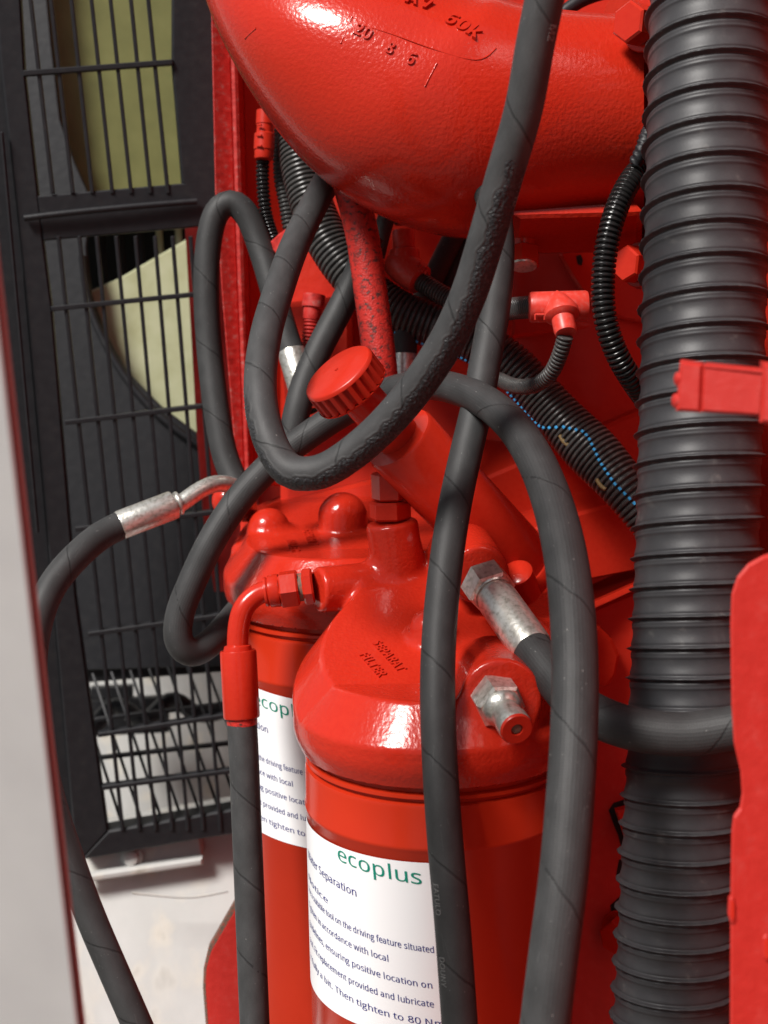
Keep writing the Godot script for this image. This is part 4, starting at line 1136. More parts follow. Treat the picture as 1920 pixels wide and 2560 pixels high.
func build_hoses() -> void:
	# the long loop in front: falls from the top, turns under the cap and climbs behind the elbow
	var t := thing("loop_hose", "thick black hose with a cracked worn strip, looping down under the filler cap", "hose", Vector3(-0.0463, 1.3486, -0.7332))
	var path := catmull([Vector3(0.0826, 1.6239, -0.6654), Vector3(0.0791, 1.5897, -0.6661), Vector3(0.0734, 1.5608, -0.6706), Vector3(0.0688, 1.5331, -0.6763), Vector3(0.0608, 1.5047, -0.6850), Vector3(0.0514, 1.4714, -0.6939), Vector3(0.0430, 1.4455, -0.6999), Vector3(0.0299, 1.4189, -0.7068), Vector3(0.0091, 1.3904, -0.7155), Vector3(-0.0119, 1.3697, -0.7233), Vector3(-0.0332, 1.3563, -0.7293), Vector3(-0.0501, 1.3566, -0.7365), Vector3(-0.0610, 1.3727, -0.7471), Vector3(-0.0666, 1.3962, -0.7660), Vector3(-0.0656, 1.4234, -0.7956), Vector3(-0.0606, 1.4477, -0.8299), Vector3(-0.0520, 1.4792, -0.8804), Vector3(-0.0388, 1.5109, -0.9259), Vector3(-0.0254, 1.5382, -0.9657), Vector3(-0.0146, 1.5602, -0.9894)], 0.0012)
	var m := MB.new()
	var fn := FastNoiseLite.new()
	fn.seed = 7
	fn.frequency = 420.0
	fn.fractal_octaves = 4
	var fe := FastNoiseLite.new()
	fe.seed = 9
	fe.frequency = 90.0
	fe.fractal_octaves = 3
	var total := path.length()
	sweep(m, path, 0.0091, 96, func(s: float, a: float) -> float:
		var q := wrapf(a + 0.42, -PI, PI)
		var jag := fe.get_noise_1d(s) * 0.28
		var inside := smoothstep(-0.80 + jag, -0.76 + jag, q) * (1.0 - smoothstep(0.66 - jag, 0.70 - jag, q))
		var along := smoothstep(total * 0.17, total * 0.21, s) * (1.0 - smoothstep(total * 0.55, total * 0.60, s))
		var lip := exp(-pow((q - 0.72 + jag) / 0.06, 2.0)) * along * 0.00035
		return 0.0091 + lip - inside * along * 0.00015)
	var hb := part(m, "hose_body", M.rubber_dusty, t)
	m = MB.new()
	var rows := 320
	var cols := 26
	var sp := PackedVector3Array()
	var sm := PackedVector3Array()
	var su := PackedVector2Array()
	for i in rows + 1:
		var ss := lerpf(total * 0.165, total * 0.575, float(i) / rows)
		var jag := fe.get_noise_1d(ss) * 0.30
		var fade := smoothstep(0.0, 0.05, float(i) / rows) * (1.0 - smoothstep(0.86, 1.0, float(i) / rows))
		sm.append(path.at(ss, 0.0, 0.0))
		for j in cols + 1:
			var ang := lerpf(-1.25 - jag * 0.5, 0.24 - jag, float(j) / cols) - 0.02
			var edge := minf(1.0, 4.0 * minf(float(j) / cols, 1.0 - float(j) / cols))
			var crk := fn.get_noise_3d(ss * 0.8, cos(ang) * 0.012, sin(ang) * 0.012)
			var flat := 0.0091 * (cos(0.52) / maxf(cos(ang + 0.5), 0.80) - 1.0) * 0.30
			sp.append(path.at(ss, ang, 0.0091 + (0.00030 * edge + 0.00038 * crk * edge + flat * edge) * fade - 0.00012 * (1.0 - edge * fade)))
			su.append(Vector2(float(j) / cols, ss * 12.0))
	m.grid(sp, rows + 1, cols + 1, sm, false, su)
	part(m, "cracked_strip", M.cracked_rubber, hb, "rough cracked strip along the outside of the loop")
	m = MB.new()
	var pr := func(s0: float, ang: float, hgt: float) -> Callable:
		return func(x: float, y: float, h: float) -> Vector3: return path.at(s0 + x, ang - y / 0.0091, 0.00915 + h)
	lettering(m, "M2", 0.0055, 0.0002, pr.call(total * 0.082, -0.35, 0.0), true)
	lettering(m, "A - . TU", 0.0045, 0.0002, pr.call(total * 0.185, -0.75, 0.0), false)
	lettering(m, "Iubev ve 3J", 0.0042, 0.0002, pr.call(total * 0.55, -0.45, 0.0), false)
	part(m, "white_print", M.print_white, hb)

	# left loop behind the post with its steel ferrule
	t = thing("arched_hose", "black hose arching over beside the fan guard into a steel ferrule", "hose", Vector3(-0.1060, 1.3206, -0.9717))
	var h := hose([Vector3(-0.1011, 1.3185, -0.9562), Vector3(-0.1096, 1.3385, -0.9644), Vector3(-0.1157, 1.3710, -0.9746), Vector3(-0.1201, 1.4094, -0.9858), Vector3(-0.1217, 1.4482, -0.9919), Vector3(-0.1193, 1.4868, -0.9980), Vector3(-0.1125, 1.5075, -1.0013), Vector3(-0.1026, 1.5125, -1.0021), Vector3(-0.0927, 1.5044, -1.0008), Vector3(-0.0841, 1.4835, -0.9975), Vector3(-0.0763, 1.4584, -0.9885), Vector3(-0.0697, 1.4336, -0.9795), Vector3(-0.0620, 1.4091, -0.9705), Vector3(-0.0582, 1.4009, -0.9672)], 0.0091)
	part(h[0], "hose_body", M.rubber, t)
	m = MB.new()
	ferrule(m, Vector3(-0.0620, 1.4096, -0.9706), Vector3(-0.0501, 1.3689, -0.9541), 0.0098)
	part(m, "ferrule", M.steel, t)

	# hose with the low left loop that reappears as the big arch on the right
	t = thing("long_hose", "black hose looping low at the left, then arching over and down at the right", "hose", Vector3(-0.1297, 1.2276, -0.8558))
	var pts := [Vector3(-0.0728, 1.2557, -0.9513), Vector3(-0.0906, 1.2472, -0.9247), Vector3(-0.1032, 1.2363, -0.8926), Vector3(-0.1140, 1.2281, -0.8710), Vector3(-0.1239, 1.2258, -0.8605), Vector3(-0.1304, 1.2341, -0.8568), Vector3(-0.1299, 1.2500, -0.8593), Vector3(-0.1220, 1.2697, -0.8624), Vector3(-0.1084, 1.2968, -0.8667), Vector3(-0.0909, 1.3219, -0.8757), Vector3(-0.0681, 1.3446, -0.8844), Vector3(-0.0451, 1.3608, -0.8920), Vector3(-0.0219, 1.3750, -0.8943), Vector3(0.0013, 1.3863, -0.8809), Vector3(0.0232, 1.3929, -0.8516), Vector3(0.0424, 1.3937, -0.8010), Vector3(0.0581, 1.3878, -0.7677), Vector3(0.0707, 1.3763, -0.7396), Vector3(0.0792, 1.3606, -0.7128), Vector3(0.0846, 1.3418, -0.6865), Vector3(0.0871, 1.3206, -0.6599), Vector3(0.0875, 1.2980, -0.6391), Vector3(0.0861, 1.2725, -0.6199), Vector3(0.0832, 1.2475, -0.6038), Vector3(0.0796, 1.2229, -0.5897), Vector3(0.0753, 1.1949, -0.5772), Vector3(0.0700, 1.1668, -0.5667), Vector3(0.0643, 1.1315, -0.5570)]
	path = catmull(pts, 0.003)
	total = path.length()
	m = MB.new()
	sweep(m, path, 0.0091, 36, func(s: float, _a: float) -> float: return lerpf(0.0091, 0.0108, smoothstep(total * 0.52, total * 0.78, s)))
	part(m, "hose_body", M.rubber_weave, t)

	# upright hose in front of the near filter
	t = thing("upright_hose", "black hose hanging straight down in front of the white filter label", "hose", Vector3(0.0335, 1.0870, -0.6512))
	path = catmull([Vector3(0.0608, 1.5151, -0.8405), Vector3(0.0671, 1.4960, -0.8294), Vector3(0.0688, 1.4774, -0.8204), Vector3(0.0672, 1.4547, -0.8107), Vector3(0.0639, 1.4322, -0.8051), Vector3(0.0591, 1.4099, -0.7976), Vector3(0.0537, 1.3859, -0.7867), Vector3(0.0462, 1.3607, -0.7715), Vector3(0.0388, 1.3344, -0.7532), Vector3(0.0329, 1.3071, -0.7347), Vector3(0.0287, 1.2806, -0.7173), Vector3(0.0262, 1.2551, -0.7001), Vector3(0.0257, 1.2297, -0.6860), Vector3(0.0265, 1.2003, -0.6732), Vector3(0.0282, 1.1701, -0.6644), Vector3(0.0307, 1.1354, -0.6569), Vector3(0.0336, 1.0812, -0.6463)], 0.003)
	m = MB.new()
	sweep(m, path, 0.0091, 36)
	hb = part(m, "hose_body", M.rubber, t)
	m = MB.new()
	total = path.length()
	lettering(m, "EATULO", 0.0044, 0.0002, func(x: float, y: float, hh: float) -> Vector3: return path.at(total * 0.838 + x, 1.05 - y / 0.0091, 0.00905 + hh), false)
	lettering(m, "DOUNY", 0.0044, 0.0002, func(x: float, y: float, hh: float) -> Vector3: return path.at(total * 0.912 + x, 1.05 - y / 0.0091, 0.00905 + hh), false)
	part(m, "white_print", M.print_white, hb)

	# port hose on the right: steel nut, ferrule, hose crossing the duct
	t = thing("port_hose", "thick black hose with a steel nut and ferrule crossing in front of the ribbed duct", "hose", Vector3(0.0589, 1.2780, -0.8080))
	var a := Vector3(0.0556, 1.2864, -0.7841)
	var b := Vector3(0.0782, 1.2590, -0.7271)
	var d := (b - a).normalized()
	m = MB.new()
	hexnut(m, a, d, 0.0142, 0.0155, 0.15)
	part(m, "hex_nut", M.steel, t)
	m = MB.new()
	lathe(m, a + d * 0.0155, d, [[0.0118, 0.0], [0.0112, 0.001], [0.0102, 0.0012], [0.0102, 0.0042], [0.0108, 0.0045]], 40)
	part(m, "collar", M.steel, t)
	m = MB.new()
	ferrule(m, a + d * 0.0195, b, 0.0116)
	part(m, "ferrule", M.steel, t)
	h = hose([b - d * 0.004, b + d * 0.012, Vector3(0.0873, 1.2486, -0.7072), Vector3(0.0962, 1.2403, -0.6897), Vector3(0.1102, 1.2353, -0.6747), Vector3(0.1262, 1.2332, -0.6643), Vector3(0.1468, 1.2328, -0.6591), Vector3(0.1672, 1.2371, -0.6548), Vector3(0.1941, 1.2448, -0.6479), Vector3(0.2323, 1.2571, -0.6377)], 0.0108, 0.003)
	part(h[0], "hose_body", M.rubber_weave, t)

	# hose at the far left with the bright bent fitting
	t = thing("left_hose", "black hose with a bright steel ferrule and bent tube by the canopy panel", "hose", Vector3(-0.1141, 1.3173, -0.9560))
	m = MB.new()
	sweep(m, catmull([Vector3(-0.0957, 1.3138, -0.9555), Vector3(-0.1047, 1.3207, -0.9464), Vector3(-0.1144, 1.3228, -0.9366), Vector3(-0.1244, 1.3192, -0.9290), Vector3(-0.1343, 1.3128, -0.9219), Vector3(-0.1421, 1.3091, -0.9193)], 0.002), 0.0058, 28)
	part(m, "bent_tube", M.steel, t)
	m = MB.new()
	var fd := (Vector3(-0.1753, 1.3016, -0.9029) - Vector3(-0.1399, 1.3120, -0.9177)).normalized()
	lathe(m, Vector3(-0.1350, 1.3130, -0.9209), fd, [[0.0058, 0.0], [0.0078, 0.0006], [0.0082, 0.0016], [0.0078, 0.0030], [0.0066, 0.0034], [0.0066, 0.0046], [0.0086, 0.005], [0.009, 0.006]], 40)
	part(m, "collar", M.steel, t)
	m = MB.new()
	ferrule(m, Vector3(-0.1395, 1.3118, -0.9187), Vector3(-0.1732, 1.3011, -0.9028), 0.0098)
	part(m, "ferrule", M.steel, t)
	h = hose([Vector3(-0.1718, 1.3014, -0.9039), Vector3(-0.1844, 1.2958, -0.8949), Vector3(-0.1974, 1.2851, -0.8800), Vector3(-0.2081, 1.2727, -0.8679), Vector3(-0.2150, 1.2576, -0.8554), Vector3(-0.2203, 1.2293, -0.8459), Vector3(-0.2190, 1.1900, -0.8397), Vector3(-0.2118, 1.1457, -0.8326), Vector3(-0.2001, 1.1062, -0.8264), Vector3(-0.1866, 1.0700, -0.8186), Vector3(-0.1716, 1.0374, -0.8094), Vector3(-0.1554, 1.0026, -0.7999), Vector3(-0.1413, 0.9684, -0.7944)], 0.0093)
	part(h[0], "hose_body", M.rubber, t)

	# hose with red painted fitting at the rear filter
	t = thing("red_fitting_hose", "dusty grey hose with a red painted bent fitting in front of the rear filter", "hose", Vector3(-0.0854, 1.0125, -0.7893))
	a = Vector3(-0.0727, 1.2703, -0.8321)
	b = Vector3(-0.0401, 1.2741, -0.8327)
	d = (b - a).normalized()
	m = MB.new()
	lathe(m, a - d * 0.001, d, [[0.0068, 0.0], [0.0088, 0.0004], [0.0092, 0.0018], [0.0084, 0.0026], [0.0098, 0.0034], [0.0102, 0.0085], [0.0098, 0.0095]], 40)
	part(m, "collar", M.gloss_red, t)
	m = MB.new()
	hexnut(m, a + d * 0.0085, d, 0.0116, 0.0118, 0.35)
	part(m, "hex_nut", M.gloss_red, t)
	m = MB.new()
	hexnut(m, a + d * 0.0228, d, 0.0110, 0.0065, 0.1)
	part(m, "hex_nut", M.gloss_red, t)
	m = MB.new()
	lathe(m, a + d * 0.0198, d, [[0.0085, 0.0], [0.0085, 0.0045]], 32)
	part(m, "thread", M.edge_rust, t)
	m = MB.new()
	sweep(m, catmull([Vector3(-0.0698, 1.2707, -0.8322), Vector3(-0.0749, 1.2701, -0.8321), Vector3(-0.0810, 1.2668, -0.8306), Vector3(-0.0863, 1.2609, -0.8286), Vector3(-0.0891, 1.2514, -0.8271), Vector3(-0.0900, 1.2409, -0.8254), Vector3(-0.0900, 1.2303, -0.8238)], 0.002), 0.0066, 32)
	part(m, "bent_tube", M.gloss_red, t)
	m = MB.new()
	lathe(m, Vector3(-0.0901, 1.2394, -0.8252), Vector3(-0.0887, 1.1944, -0.8181) - Vector3(-0.0901, 1.2394, -0.8252), [[0.0066, 0.0], [0.0082, 0.0006], [0.0088, 0.003], [0.0086, 0.006]], 40)
	part(m, "collar", M.gloss_red, t)
	m = MB.new()
	ferrule(m, Vector3(-0.0899, 1.2361, -0.8247), Vector3(-0.0884, 1.1958, -0.8183), 0.0113)
	part(m, "ferrule", M.gloss_red, t)
	m = MB.new()
	lathe(m, Vector3(-0.0885, 1.1973, -0.8185), Vector3(-0.0880, 1.1911, -0.8176) - Vector3(-0.0885, 1.1973, -0.8185), [[0.0093, 0.0], [0.0093, 0.0045], [0.0091, 0.0062]], 40)
	part(m, "painted_hose_end", M.worn_red, t)
	h = hose([Vector3(-0.0886, 1.1992, -0.8188), Vector3(-0.0877, 1.1800, -0.8158), Vector3(-0.0869, 1.1465, -0.8105), Vector3(-0.0860, 1.1106, -0.8048), Vector3(-0.0852, 1.0747, -0.7991), Vector3(-0.0844, 1.0388, -0.7934), Vector3(-0.0833, 0.9933, -0.7862)], 0.0091)
	part(h[0], "hose_body", M.rubber_dusty, t)

	# shorter pieces further back
	h = hose([Vector3(-0.0062, 1.4865, -0.9676), Vector3(-0.0162, 1.4599, -0.9634), Vector3(-0.0284, 1.4360, -0.9546), Vector3(-0.0410, 1.4130, -0.9459), Vector3(-0.0508, 1.3917, -0.9374), Vector3(-0.0568, 1.3711, -0.9291), Vector3(-0.0614, 1.3476, -0.9254), Vector3(-0.0641, 1.3253, -0.9320)], 0.0091)
	solo(h[0], "slanting_hose", M.rubber, "black hose slanting down behind the filler cap, left of the worn red hose", "hose", Vector3(-0.0573, 1.3685, -0.9287))
	t = thing("ferrule_hose", "black hose end in an upright pale ferrule behind the conduits", "hose", Vector3(0.0155, 1.3873, -0.9468))
	h = hose([Vector3(0.0189, 1.4404, -0.9704), Vector3(0.0168, 1.4218, -0.9574), Vector3(0.0158, 1.4032, -0.9494)], 0.0082)
	part(h[0], "hose_body", M.rubber, t)
	m = MB.new()
	ferrule(m, Vector3(0.0159, 1.4075, -0.9501), Vector3(0.0148, 1.3739, -0.9447), 0.0086)
	part(m, "ferrule", M.steel, t)
	h = hose([Vector3(0.0579, 1.4958, -1.0197), Vector3(0.0460, 1.4734, -1.0162), Vector3(0.0360, 1.4538, -1.0131), Vector3(0.0226, 1.4284, -1.0192)], 0.0078)
	solo(h[0], "rear_hose", M.rubber, "dark hose dropping behind the elbow, left one of the close pair", "hose", Vector3(0.0460, 1.4734, -1.0162), "")
	h = hose([Vector3(0.0716, 1.4917, -1.0292), Vector3(0.0580, 1.4706, -1.0259), Vector3(0.0490, 1.4508, -1.0227), Vector3(0.0374, 1.4280, -1.0292)], 0.0085)
	solo(h[0], "rear_hose", M.rubber, "dark hose dropping behind the elbow, right one of the close pair", "hose", Vector3(0.0580, 1.4706, -1.0259), "")
	h = hose([Vector3(0.0126, 1.5191, -1.0234), Vector3(0.0036, 1.4967, -1.0199), Vector3(-0.0025, 1.4742, -1.0163)], 0.0065)
	solo(h[0], "rear_hose", M.rubber, "short bit of dark hose between the worn red hose and the upper red connector", "hose", Vector3(0.0036, 1.4967, -1.0199), "")

func build_conduits() -> void:
	var m: MB
	var h: Array
	# thick ribbed conduit with blue stripe
	var t := thing("blue_striped_conduit", "thick black ribbed conduit with a blue stripe running down behind the hoses", "conduit", Vector3(0.0671, 1.4128, -0.9560))
	h = ribbed([Vector3(-0.0575, 1.5627, -1.0303), Vector3(-0.0534, 1.5364, -1.0160), Vector3(-0.0461, 1.5077, -1.0014), Vector3(-0.0339, 1.4809, -0.9870), Vector3(-0.0165, 1.4573, -0.9751), Vector3(0.0065, 1.4380, -0.9650), Vector3(0.0321, 1.4263, -0.9581), Vector3(0.0614, 1.4158, -0.9514), Vector3(0.0876, 1.3983, -0.9435), Vector3(0.1081, 1.3758, -0.9349), Vector3(0.1277, 1.3532, -0.9212), Vector3(0.1448, 1.3348, -0.9082), Vector3(0.1605, 1.3159, -0.8950), Vector3(0.1848, 1.2857, -0.8852)], 0.0154, 0.0037, 0.0020, 32, 0.16)
	var cb := part(h[0], "conduit_body", M.conduit, t)
	var path: Path = h[1]
	var total := path.length()
	m = MB.new()
	var kinks := [[0.0, 1.2], [0.70, 1.5], [0.725, 1.3], [0.755, 0.45], [0.785, 0.0], [0.80, 0.05], [0.84, 0.35], [0.88, 0.5], [0.92, 0.4], [1.01, 0.4]]
	var s := floorf(0.36 * total / 0.0037) * 0.0037 + 0.00185
	while s < 0.97 * total:
		var f := s / total
		var ang := 1.2
		for i in kinks.size() - 1:
			if f >= kinks[i][0] and f < kinks[i + 1][0]: ang = lerpf(kinks[i][1], kinks[i + 1][1], (f - kinks[i][0]) / (kinks[i + 1][0] - kinks[i][0]))
		var c := path.at(s - 0.0009, ang, 0.0154 * (1.0 + 0.16 * exp(-pow((f - 0.80) / 0.06, 2.0))))
		var c2 := path.at(s + 0.0009, ang, 0.0154 * (1.0 + 0.16 * exp(-pow((f - 0.80) / 0.06, 2.0))))
		sweep(m, catmull([c, (c + c2) * 0.5, c2], 0.0004), 0.00115, 6)
		s += 0.0037
	part(m, "blue_stripe", M.stripe_blue, cb)
	for q in [[0.760, 0.80, 0.010], [0.855, 0.95, 0.009]]:
		m = MB.new()
		sweep(m, catmull([path.at(q[0] * total, q[1], 0.0160), path.at(q[0] * total + q[2] * 0.5, q[1] + 0.06, 0.0164), path.at(q[0] * total + q[2], q[1] + 0.02, 0.0160)], 0.001), 0.0014, 8)
		part(m, "torn_split", M.tape_ochre, cb, "torn split showing ochre tape")
	# upper connector with two conduits
	t = thing("upper_connector", "bright red angled cable connector under the elbow feeding a small conduit", "connector", Vector3(0.0167, 1.4728, -0.9705))
	m = MB.new()
	lathe(m, Vector3(0.0171, 1.4642, -0.9692), Vector3(0.0160, 1.4984, -0.9746) - Vector3(0.0171, 1.4642, -0.9692), [[0.0, 0.0], [0.0105, 0.0], [0.0105, 0.011], [0.0098, 0.013], [0.0078, 0.0135], [0.0078, 0.024], [0.0074, 0.0262], [0.0066, 0.0264], [0.0, 0.0264]], 40)
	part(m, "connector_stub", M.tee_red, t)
	m = MB.new()
	lathe(m, Vector3(0.0112, 1.4689, -0.9719), Vector3(0.0302, 1.4542, -0.9574) - Vector3(0.0112, 1.4689, -0.9719), [[0.006, -0.004], [0.0095, -0.002], [0.0112, 0.006], [0.0112, 0.018], [0.0103, 0.021], [0.0103, 0.0235], [0.009, 0.0245], [0.0, 0.0245]], 40)
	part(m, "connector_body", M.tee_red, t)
	m = MB.new()
	for q in [0.0, 0.5, 1.0, -0.5]:
		bar(m, Vector3(0.0264, 1.4638, -0.9524) + (Vector3(0.0301, 1.4605, -0.9509) - Vector3(0.0264, 1.4638, -0.9524)) * q, Vector3(0.0287, 1.4664, -0.9543) + (Vector3(0.0301, 1.4605, -0.9509) - Vector3(0.0264, 1.4638, -0.9524)) * q, Vector3.RIGHT, 0.0016, 0.0016, 0.0003)
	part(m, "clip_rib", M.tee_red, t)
	m = MB.new()
	sweep(m, catmull([Vector3(0.0160, 1.4939, -0.9739), Vector3(0.0158, 1.4998, -0.9748), Vector3(0.0158, 1.5109, -0.9816)], 0.001), 0.0062, 20, func(ss: float, _a: float) -> float: return 0.0062 - 0.0012 * smoothstep(0.3, 0.6, absf(fposmod(ss / 0.0026, 1.0) - 0.5) * 2.0))
	part(m, "conduit_end", M.black_gloss, t)
	h = ribbed([Vector3(0.0260, 1.4564, -0.9608), Vector3(0.0375, 1.4488, -0.9515), Vector3(0.0529, 1.4396, -0.9399), Vector3(0.0691, 1.4355, -0.9089), Vector3(0.0818, 1.4380, -0.8536), Vector3(0.0935, 1.4391, -0.8285)], 0.0068, 0.0023, 0.0012)
	solo(h[0], "small_conduit", M.conduit, "small ribbed conduit running between the two red cable connectors", "conduit", Vector3(0.0260, 1.4564, -0.9608))
	# right T connector
	t = thing("tee_connector", "red plastic tee cable connector right of the upright hose", "connector", Vector3(0.1049, 1.4380, -0.8263))
	m = MB.new()
	lathe(m, Vector3(0.0867, 1.4387, -0.8264), Vector3(0.1260, 1.4390, -0.8265) - Vector3(0.0867, 1.4387, -0.8264), [[0.00000, 0.00000], [0.00651, 0.00000], [0.00851, 0.00052], [0.00903, 0.00174], [0.00903, 0.03298], [0.00851, 0.03429], [0.00000, 0.03429]], 44)
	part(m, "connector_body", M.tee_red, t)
	m = MB.new()
	lathe(m, Vector3(0.1034, 1.4422, -0.8184), Vector3(0.1060, 1.4207, -0.8023) - Vector3(0.1034, 1.4422, -0.8184), [[0.00000, -0.00781], [0.00521, -0.00174], [0.00998, 0.00694], [0.00998, 0.01042], [0.00851, 0.01215], [0.00660, 0.01302], [0.00660, 0.02083], [0.00608, 0.02300], [0.00000, 0.02300]], 40)
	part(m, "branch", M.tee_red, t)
	m = MB.new()
	bar(m, Vector3(0.0893, 1.4347, -0.8162), Vector3(0.0948, 1.4346, -0.8161), Vector3.UP, 0.0012, 0.0012, 0.0003)
	bar(m, Vector3(0.0893, 1.4347, -0.8162), Vector3(0.0894, 1.4315, -0.8167), Vector3.RIGHT, 0.0012, 0.0012, 0.0003)
	bar(m, Vector3(0.0948, 1.4346, -0.8161), Vector3(0.0949, 1.4314, -0.8166), Vector3.RIGHT, 0.0012, 0.0012, 0.0003)
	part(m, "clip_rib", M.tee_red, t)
	h = ribbed([Vector3(0.1055, 1.4228, -0.8057), Vector3(0.1033, 1.4132, -0.8092), Vector3(0.0992, 1.4013, -0.8174), Vector3(0.0920, 1.3927, -0.8363), Vector3(0.0824, 1.3903, -0.8613), Vector3(0.0735, 1.3930, -0.9022), Vector3(0.0614, 1.3965, -0.9129)], 0.0048, 0.0024, 0.0013, 20)
	solo(h[0], "branch_conduit", M.conduit, "thin ribbed conduit curling down from the red tee connector", "conduit", Vector3(0.0863, 1.3875, -0.9013))
	# glossy conduit beside the duct
	t = thing("glossy_conduit", "shiny black ribbed conduit curving beside the left edge of the big duct", "conduit", Vector3(0.1485, 1.3855, -0.7998))
	h = ribbed([Vector3(0.1857, 1.5356, -0.8843), Vector3(0.1629, 1.5244, -0.8420), Vector3(0.1474, 1.5138, -0.8201), Vector3(0.1362, 1.4980, -0.8074), Vector3(0.1287, 1.4779, -0.7992), Vector3(0.1252, 1.4558, -0.7957), Vector3(0.1257, 1.4336, -0.7922), Vector3(0.1325, 1.4133, -0.7940), Vector3(0.1430, 1.3969, -0.8016), Vector3(0.1642, 1.3750, -0.8386), Vector3(0.1869, 1.3563, -0.8761)], 0.0068, 0.0031, 0.0014, 24)
	part(h[0], "conduit_body", M.black_gloss, t)
	path = h[1]
	m = MB.new()
	sweep(m, catmull([Vector3(0.1593, 1.5434, -0.8248), Vector3(0.1526, 1.5347, -0.8153), Vector3(0.1494, 1.5263, -0.8119), Vector3(0.1457, 1.5182, -0.8137)], 0.001), 0.0042, 12, func(ss: float, a: float) -> float: return 0.0042 * (0.75 + 0.3 * absf(sin(a + ss * 900.0))))
	part(m, "twisted_cable", M.black_plastic, t)
	# small conduits at the upper left
	t = thing("upper_left_conduit", "thin ribbed conduit below a red connector, nearest the red post", "conduit", Vector3(-0.0730, 1.4864, -1.0081))
	h = ribbed([Vector3(-0.0810, 1.5480, -1.0179), Vector3(-0.0818, 1.5313, -1.0152), Vector3(-0.0810, 1.5145, -1.0126), Vector3(-0.0790, 1.5005, -1.0103), Vector3(-0.0743, 1.4868, -1.0031), Vector3(-0.0680, 1.4749, -0.9962)], 0.0048, 0.0030, 0.0011, 20)
	part(h[0], "conduit_body", M.black_gloss, t)
	m = MB.new()
	lathe(m, Vector3(-0.0804, 1.5425, -1.0119), Vector3(-0.0783, 1.5780, -1.0176) - Vector3(-0.0804, 1.5425, -1.0119), [[0.0, 0.0], [0.0062, 0.0], [0.0066, 0.001], [0.0066, 0.006], [0.0072, 0.0065], [0.0072, 0.0175], [0.0058, 0.0185], [0.0058, 0.024], [0.0064, 0.0245], [0.0064, 0.034], [0.0, 0.034]], 32)
	part(m, "red_connector", M.plastic_red, t)
	m = MB.new()
	for y in [0.0, 1.0, 2.0]:
		var c = Vector3(-0.0842, 1.5657, -1.0090) + (Vector3(-0.0843, 1.5585, -1.0079) - Vector3(-0.0842, 1.5657, -1.0090)) * y
		bar(m, c, c + (Vector3(-0.0806, 1.5654, -1.0070) - Vector3(-0.0842, 1.5657, -1.0090)), Vector3.UP, 0.0014, 0.0014, 0.0003)
	part(m, "clip_rib", M.plastic_red, t)
	h = ribbed([Vector3(-0.0682, 1.5713, -1.0317), Vector3(-0.0698, 1.5488, -1.0281), Vector3(-0.0696, 1.5290, -1.0250), Vector3(-0.0664, 1.5120, -1.0223), Vector3(-0.0644, 1.4979, -1.0200), Vector3(-0.0597, 1.4752, -1.0165)], 0.0052, 0.0030, 0.0011, 20)
	solo(h[0], "second_small_conduit", M.conduit, "thin ribbed conduit just right of the connector conduit beside the red post", "conduit", Vector3(-0.0666, 1.5036, -1.0209))
	m = MB.new()
	prism(m, [Vector3(-0.0758, 1.4848, -0.9927), Vector3(-0.0688, 1.4901, -0.9905), Vector3(-0.0572, 1.4972, -0.9845), Vector3(-0.0537, 1.4981, -0.9816), Vector3(-0.0563, 1.4852, -0.9826), Vector3(-0.0617, 1.4767, -0.9863), Vector3(-0.0699, 1.4748, -0.9911), Vector3(-0.0748, 1.4787, -0.9917)], Vector3(0, 0, -0.006), 0.001)
	solo(m, "cable_clip", M.dusty_red, "small dark red bracket holding the thin conduits left of the loop hose", "bracket", Vector3(-0.0661, 1.4801, -0.9869))
	t = thing("small_plug", "small red plug with a short ribbed conduit behind the loop hose", "connector", Vector3(-0.0496, 1.4220, -0.9878))
	m = MB.new()
	lathe(m, Vector3(-0.0489, 1.4302, -0.9941), Vector3(-0.0463, 1.4474, -0.9969) - Vector3(-0.0489, 1.4302, -0.9941), [[0.0, 0.0], [0.006, 0.0], [0.0064, 0.002], [0.0064, 0.008], [0.0078, 0.009], [0.0078, 0.018], [0.0, 0.018]], 24)
	part(m, "plug_body", M.dusty_red, t)
	h = ribbed([Vector3(-0.0482, 1.4330, -0.9946), Vector3(-0.0496, 1.4219, -0.9928), Vector3(-0.0509, 1.4080, -0.9906), Vector3(-0.0498, 1.3944, -0.9834)], 0.0056, 0.0026, 0.0012, 20)
	part(h[0], "conduit_end", M.dusty_red, t)
	# the big ribbed duct
	t = thing("suction_duct", "large black ribbed duct standing upright at the right", "duct", Vector3(0.1496, 1.0643, -0.6881))
	path = catmull([Vector3(0.1878, 1.6740, -0.8151), Vector3(0.1845, 1.6251, -0.8023), Vector3(0.1813, 1.5768, -0.7896), Vector3(0.1782, 1.5291, -0.7769), Vector3(0.1752, 1.4821, -0.7644), Vector3(0.1722, 1.4398, -0.7527), Vector3(0.1695, 1.3980, -0.7430), Vector3(0.1670, 1.3564, -0.7344), Vector3(0.1646, 1.3151, -0.7258), Vector3(0.1619, 1.2739, -0.7173), Vector3(0.1591, 1.2327, -0.7097), Vector3(0.1562, 1.1913, -0.7032), Vector3(0.1534, 1.1494, -0.6976), Vector3(0.1508, 1.1070, -0.6929), Vector3(0.1478, 1.0602, -0.6875), Vector3(0.1449, 1.0131, -0.6821)], 0.0006)
	m = MB.new()
	total = path.length()
	var dn := FastNoiseLite.new()
	dn.seed = 12
	dn.frequency = 14.0
